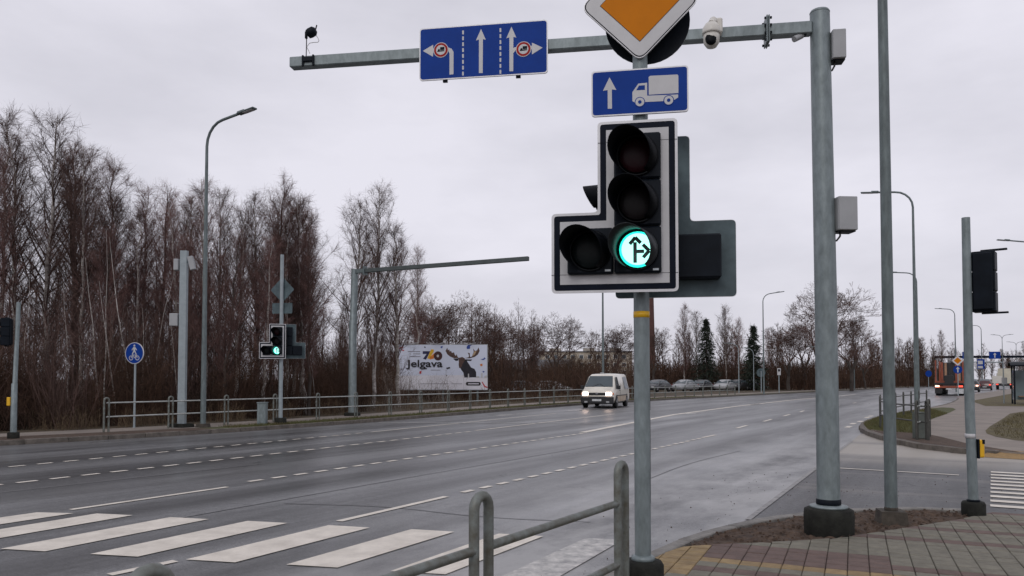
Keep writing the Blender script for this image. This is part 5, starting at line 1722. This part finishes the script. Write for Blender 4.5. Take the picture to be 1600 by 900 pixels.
wood('distant_wood', 'far belt of brown bare trees closing the view along the road', sp, 60, BRUSH, .40, .03)

# brushwood thicket in front of the trees
def thicket(name, label, N, seed, where, hfun, m, w=.009):
    rg = np.random.default_rng(seed)
    S = []
    for _ in range(N):
        x, y = where(rg)
        H = hfun(x, y, rg)
        d = np.array([rg.normal(0, .22), rg.normal(0, .22), 1.0]); d /= np.linalg.norm(d)
        p = np.array([x, y, 0.0]); q = p + d * H * .55
        d2 = d + rg.normal(0, .2, 3); d2 /= np.linalg.norm(d2)
        e = q + d2 * H * .5
        S.append([*p, *q, w, w * .8]); S.append([*q, *e, w * .8, w * .3])
        for k in range(6):
            u = rg.uniform(.2, 1)
            b = p + (q - p) * u if rg.random() < .45 else q + (e - q) * u
            dd = np.array([rg.normal(0, .6), rg.normal(0, .6), rg.uniform(.2, 1)]); dd /= np.linalg.norm(dd)
            S.append([*b, *(b + dd * rg.uniform(.3, .9) * min(1, H / 2)), w * .6, w * .25])
    o = obj(name, quad_mesh(name, *seg_geo(S, rg, 2), m), None)
    o['kind'] = 'stuff'; o['label'] = label
    return o
KL = np.array([p for p in LK if -30 < p[0] < 70])
def along(rg, lo, hi, d0, d1):
    """a spot d0..d1 m behind the left kerb"""
    i = rg.integers(0, len(KL) - 1)
    while not (lo <= KL[i][0] <= hi):
        i = rg.integers(0, len(KL) - 1)
    L = np.linalg.norm(KL[i + 1] - KL[i])
    a, b = KL[i], KL[i + 1]
    u = rg.random()
    t_ = (b - a) / L
    d = d0 + (d1 - d0) * rg.random() ** 1.3
    p = a + (b - a) * u
    return p[0] - t_[1] * d, p[1] + t_[0] * d
def spot_left(rg):
    while True:
        x, y = along(rg, -26, 4, 4.2, 14)
        if x / y < -.185 or (x / y < -.13 and rg.random() < .25) or rg.random() < .015 or y > 51.5:
            return x, y
thicket('brushwood', 'tangled reddish brown brushwood in front of the left wood', 15000, 71, spot_left, lambda x, y, rg: rg.uniform(.5, 1.0) * (1.15 + 2.3 * max(0, math.sin(x * 1.3 + 2 * math.sin(y * .7)) * .5 + .5) ** 1.5 * (1 if x < -9 or y < 40 else .6)), BRUSH)
def spot_clump(rg):
    k = rg.integers(0, 26)
    c = np.random.default_rng(900 + int(k))
    x, y = along(c, -26, -4, 4.6, 12)
    while x / y > -.2:
        x, y = along(c, -26, -4, 4.6, 12)
    return x + rg.normal(0, .45), y + rg.normal(0, .45)
thicket('shrubs', 'taller greyish bare shrubs standing in clumps among the left brushwood', 3400, 75, spot_clump, lambda x, y, rg: rg.uniform(2.2, 4.8), TWIGB, .008)
def spot_board(rg):
    d = rg.uniform(46.5, 50)
    px = 600 + 110 * rg.random() ** 1.5
    return ((px - 800) / 1200 * d, d)
S_ = []
rg_ = np.random.default_rng(78)
for _ in range(80):
    x, y = along(rg_, -26, -3, 5.0, 16)
    if -.19 < x / y:
        continue
    H = rg_.uniform(4, 7.5)
    p = np.array([x, y, 0.0]); d = np.array([rg_.normal(0, .07), rg_.normal(0, .07), 1.0])
    r0 = rg_.uniform(.018, .045)
    for k in range(5):
        q = p + (d + np.array([rg_.normal(0, .05), rg_.normal(0, .05), 0])) * H / 5
        S_.append([*p, *q, r0 * (1 - k * .17), r0 * (.83 - k * .17)])
        p = q
o = obj('young_stems', quad_mesh('young_stems', *seg_geo(S_, rg_, 5), BARKW), None)
o['kind'] = 'stuff'; o['label'] = 'thin pale stems of young birches in the left wood'
thicket('shrubs', 'thin pale shrub stems in front of the left half of the billboard', 130, 76, spot_board, lambda x, y, rg: rg.uniform(1.0, 2.3), mat('pale_stem', (0.21, 0.175, 0.15), 0.9), .008)
DRYG = mat('dead_grass', (0.15, 0.105, 0.06), 0.9, 0, 0.3, 0.8, pos=True, c2=(0.08, 0.055, 0.034))
def spot_dry(rg):
    while True:
        x, y = along(rg, -26, 10, 3.0, 5.2)
        if math.sin(x * 2.1 + y * 1.3) + math.sin(x * .7 - y * 1.9) > .1:
            return x, y
thicket('dead_grass', 'tufts of pale dead grass along the foot of the left brushwood', 2600, 77, spot_dry, lambda x, y, rg: rg.uniform(.2, .75), DRYG, .006)
def spot_mid(rg):
    px = rg.uniform(480, 1000) if rg.random() < .7 else rg.uniform(480, 800); d = rg.uniform(56, 110)
    return ((px - 800) / 1200 * d, d)
thicket('brushwood', 'brown brushwood behind the billboard and the far railing', 8500, 72, spot_mid, lambda x, y, rg: rg.uniform(1.4, 5.0) if x < 0 else rg.uniform(1.2, 3.6), BRUSH, .018)
def spot_far(rg):
    px = rg.uniform(1000, 1480); d = rg.uniform(104, 190) + max(0, px - 1300) * .35
    return ((px - 800) / 1200 * d, d)
thicket('brushwood', 'low dark brushwood beyond the parked cars and the road bend', 11000, 73, spot_far, lambda x, y, rg: rg.uniform(1.5, 5.0), BRUSH, .045)
t = thing('bush', 'broad rounded brown bush behind the railing left of the van', 'bush', (*P(890, 92), 0))
rg = np.random.default_rng(80)
S = []
for _ in range(7500):
    d = rg.normal(size=3); d[2] = abs(d[2]); d /= np.linalg.norm(d)
    a = d * np.array([5.6, 3.2, 4.7]) * rg.uniform(.35, .85)
    e = a + (d + rg.normal(0, .35, 3)) * rg.uniform(.3, .9)
    e[2] = max(e[2], .05)
    S.append([*a, *e, .022, .008])
obj('crown', quad_mesh('crown', *seg_geo(S, rg, 2), mat('bush_twig', (0.12, 0.068, 0.034), 0.9, 0, 0.4, 0.6, c2=(0.06, 0.04, 0.022))), None, t)
obj('stems', quad_mesh('stems', *seg_geo([[rg.normal(0, .4), rg.normal(0, .3), 0, rg.normal(0, 2.2), rg.normal(0, 1.4), rg.uniform(1.2, 2.8), .05, .02] for _ in range(40)], rg, 3), BARKD), None, t)

# grass blades on the verges
def blades(name, label, N, seed, where, h=.10, zz=Hc):
    rg = np.random.default_rng(seed)
    S = []
    while len(S) < N:
        x, y = where(rg)
        hh = rg.uniform(.4, 1.3) * h
        S.append([x, y, zz, x + rg.normal(0, .4) * hh, y + rg.normal(0, .4) * hh, zz + hh, .006, .002])
    o = obj(name, quad_mesh(name, *seg_geo(S, rg, 2), GRASSB), None)
    o['kind'] = 'stuff'; o['label'] = label
    return o
blades('grass', 'short grass on the strip between far kerb and path', 16000, 90, lambda rg: along(rg, -9, 14, .2, 1.0), .07)
lawn_poly = [(11.9, 26.1), (14.1, 29.9), (17.3, 34.4), (21.0, 38.6), (19.0, 33.6), (15.9, 29.2), (14.1, 26.3), (12.5, 23.4), (11.4, 21.3), (10.6, 22.9)]
def in_lawn(rg):
    while True:
        x, y = rg.uniform(10, 22), rg.uniform(21, 39)
        if inside(lawn_poly, x, y):
            return x, y
blades('grass', 'short grass on the corner lawn of the right-hand island', 14000, 91, in_lawn, .08)
rl_poly = [(40, 12.5), (14.0, 16.9), (12.6, 18.7), (13.1, 20.9), (14.5, 23.3), (18.7, 29.2), (22.8, 34.6), (30, 30)]
def in_right(rg):
    while True:
        x, y = rg.uniform(12, 24), rg.uniform(15, 34)
        if inside(rl_poly, x, y):
            return x, y
g_ = blades('grass', 'short brownish grass on the lawn cut by the right edge of the photo', 14000, 92, in_right, .07)
g_.data.materials[0] = GRASSD
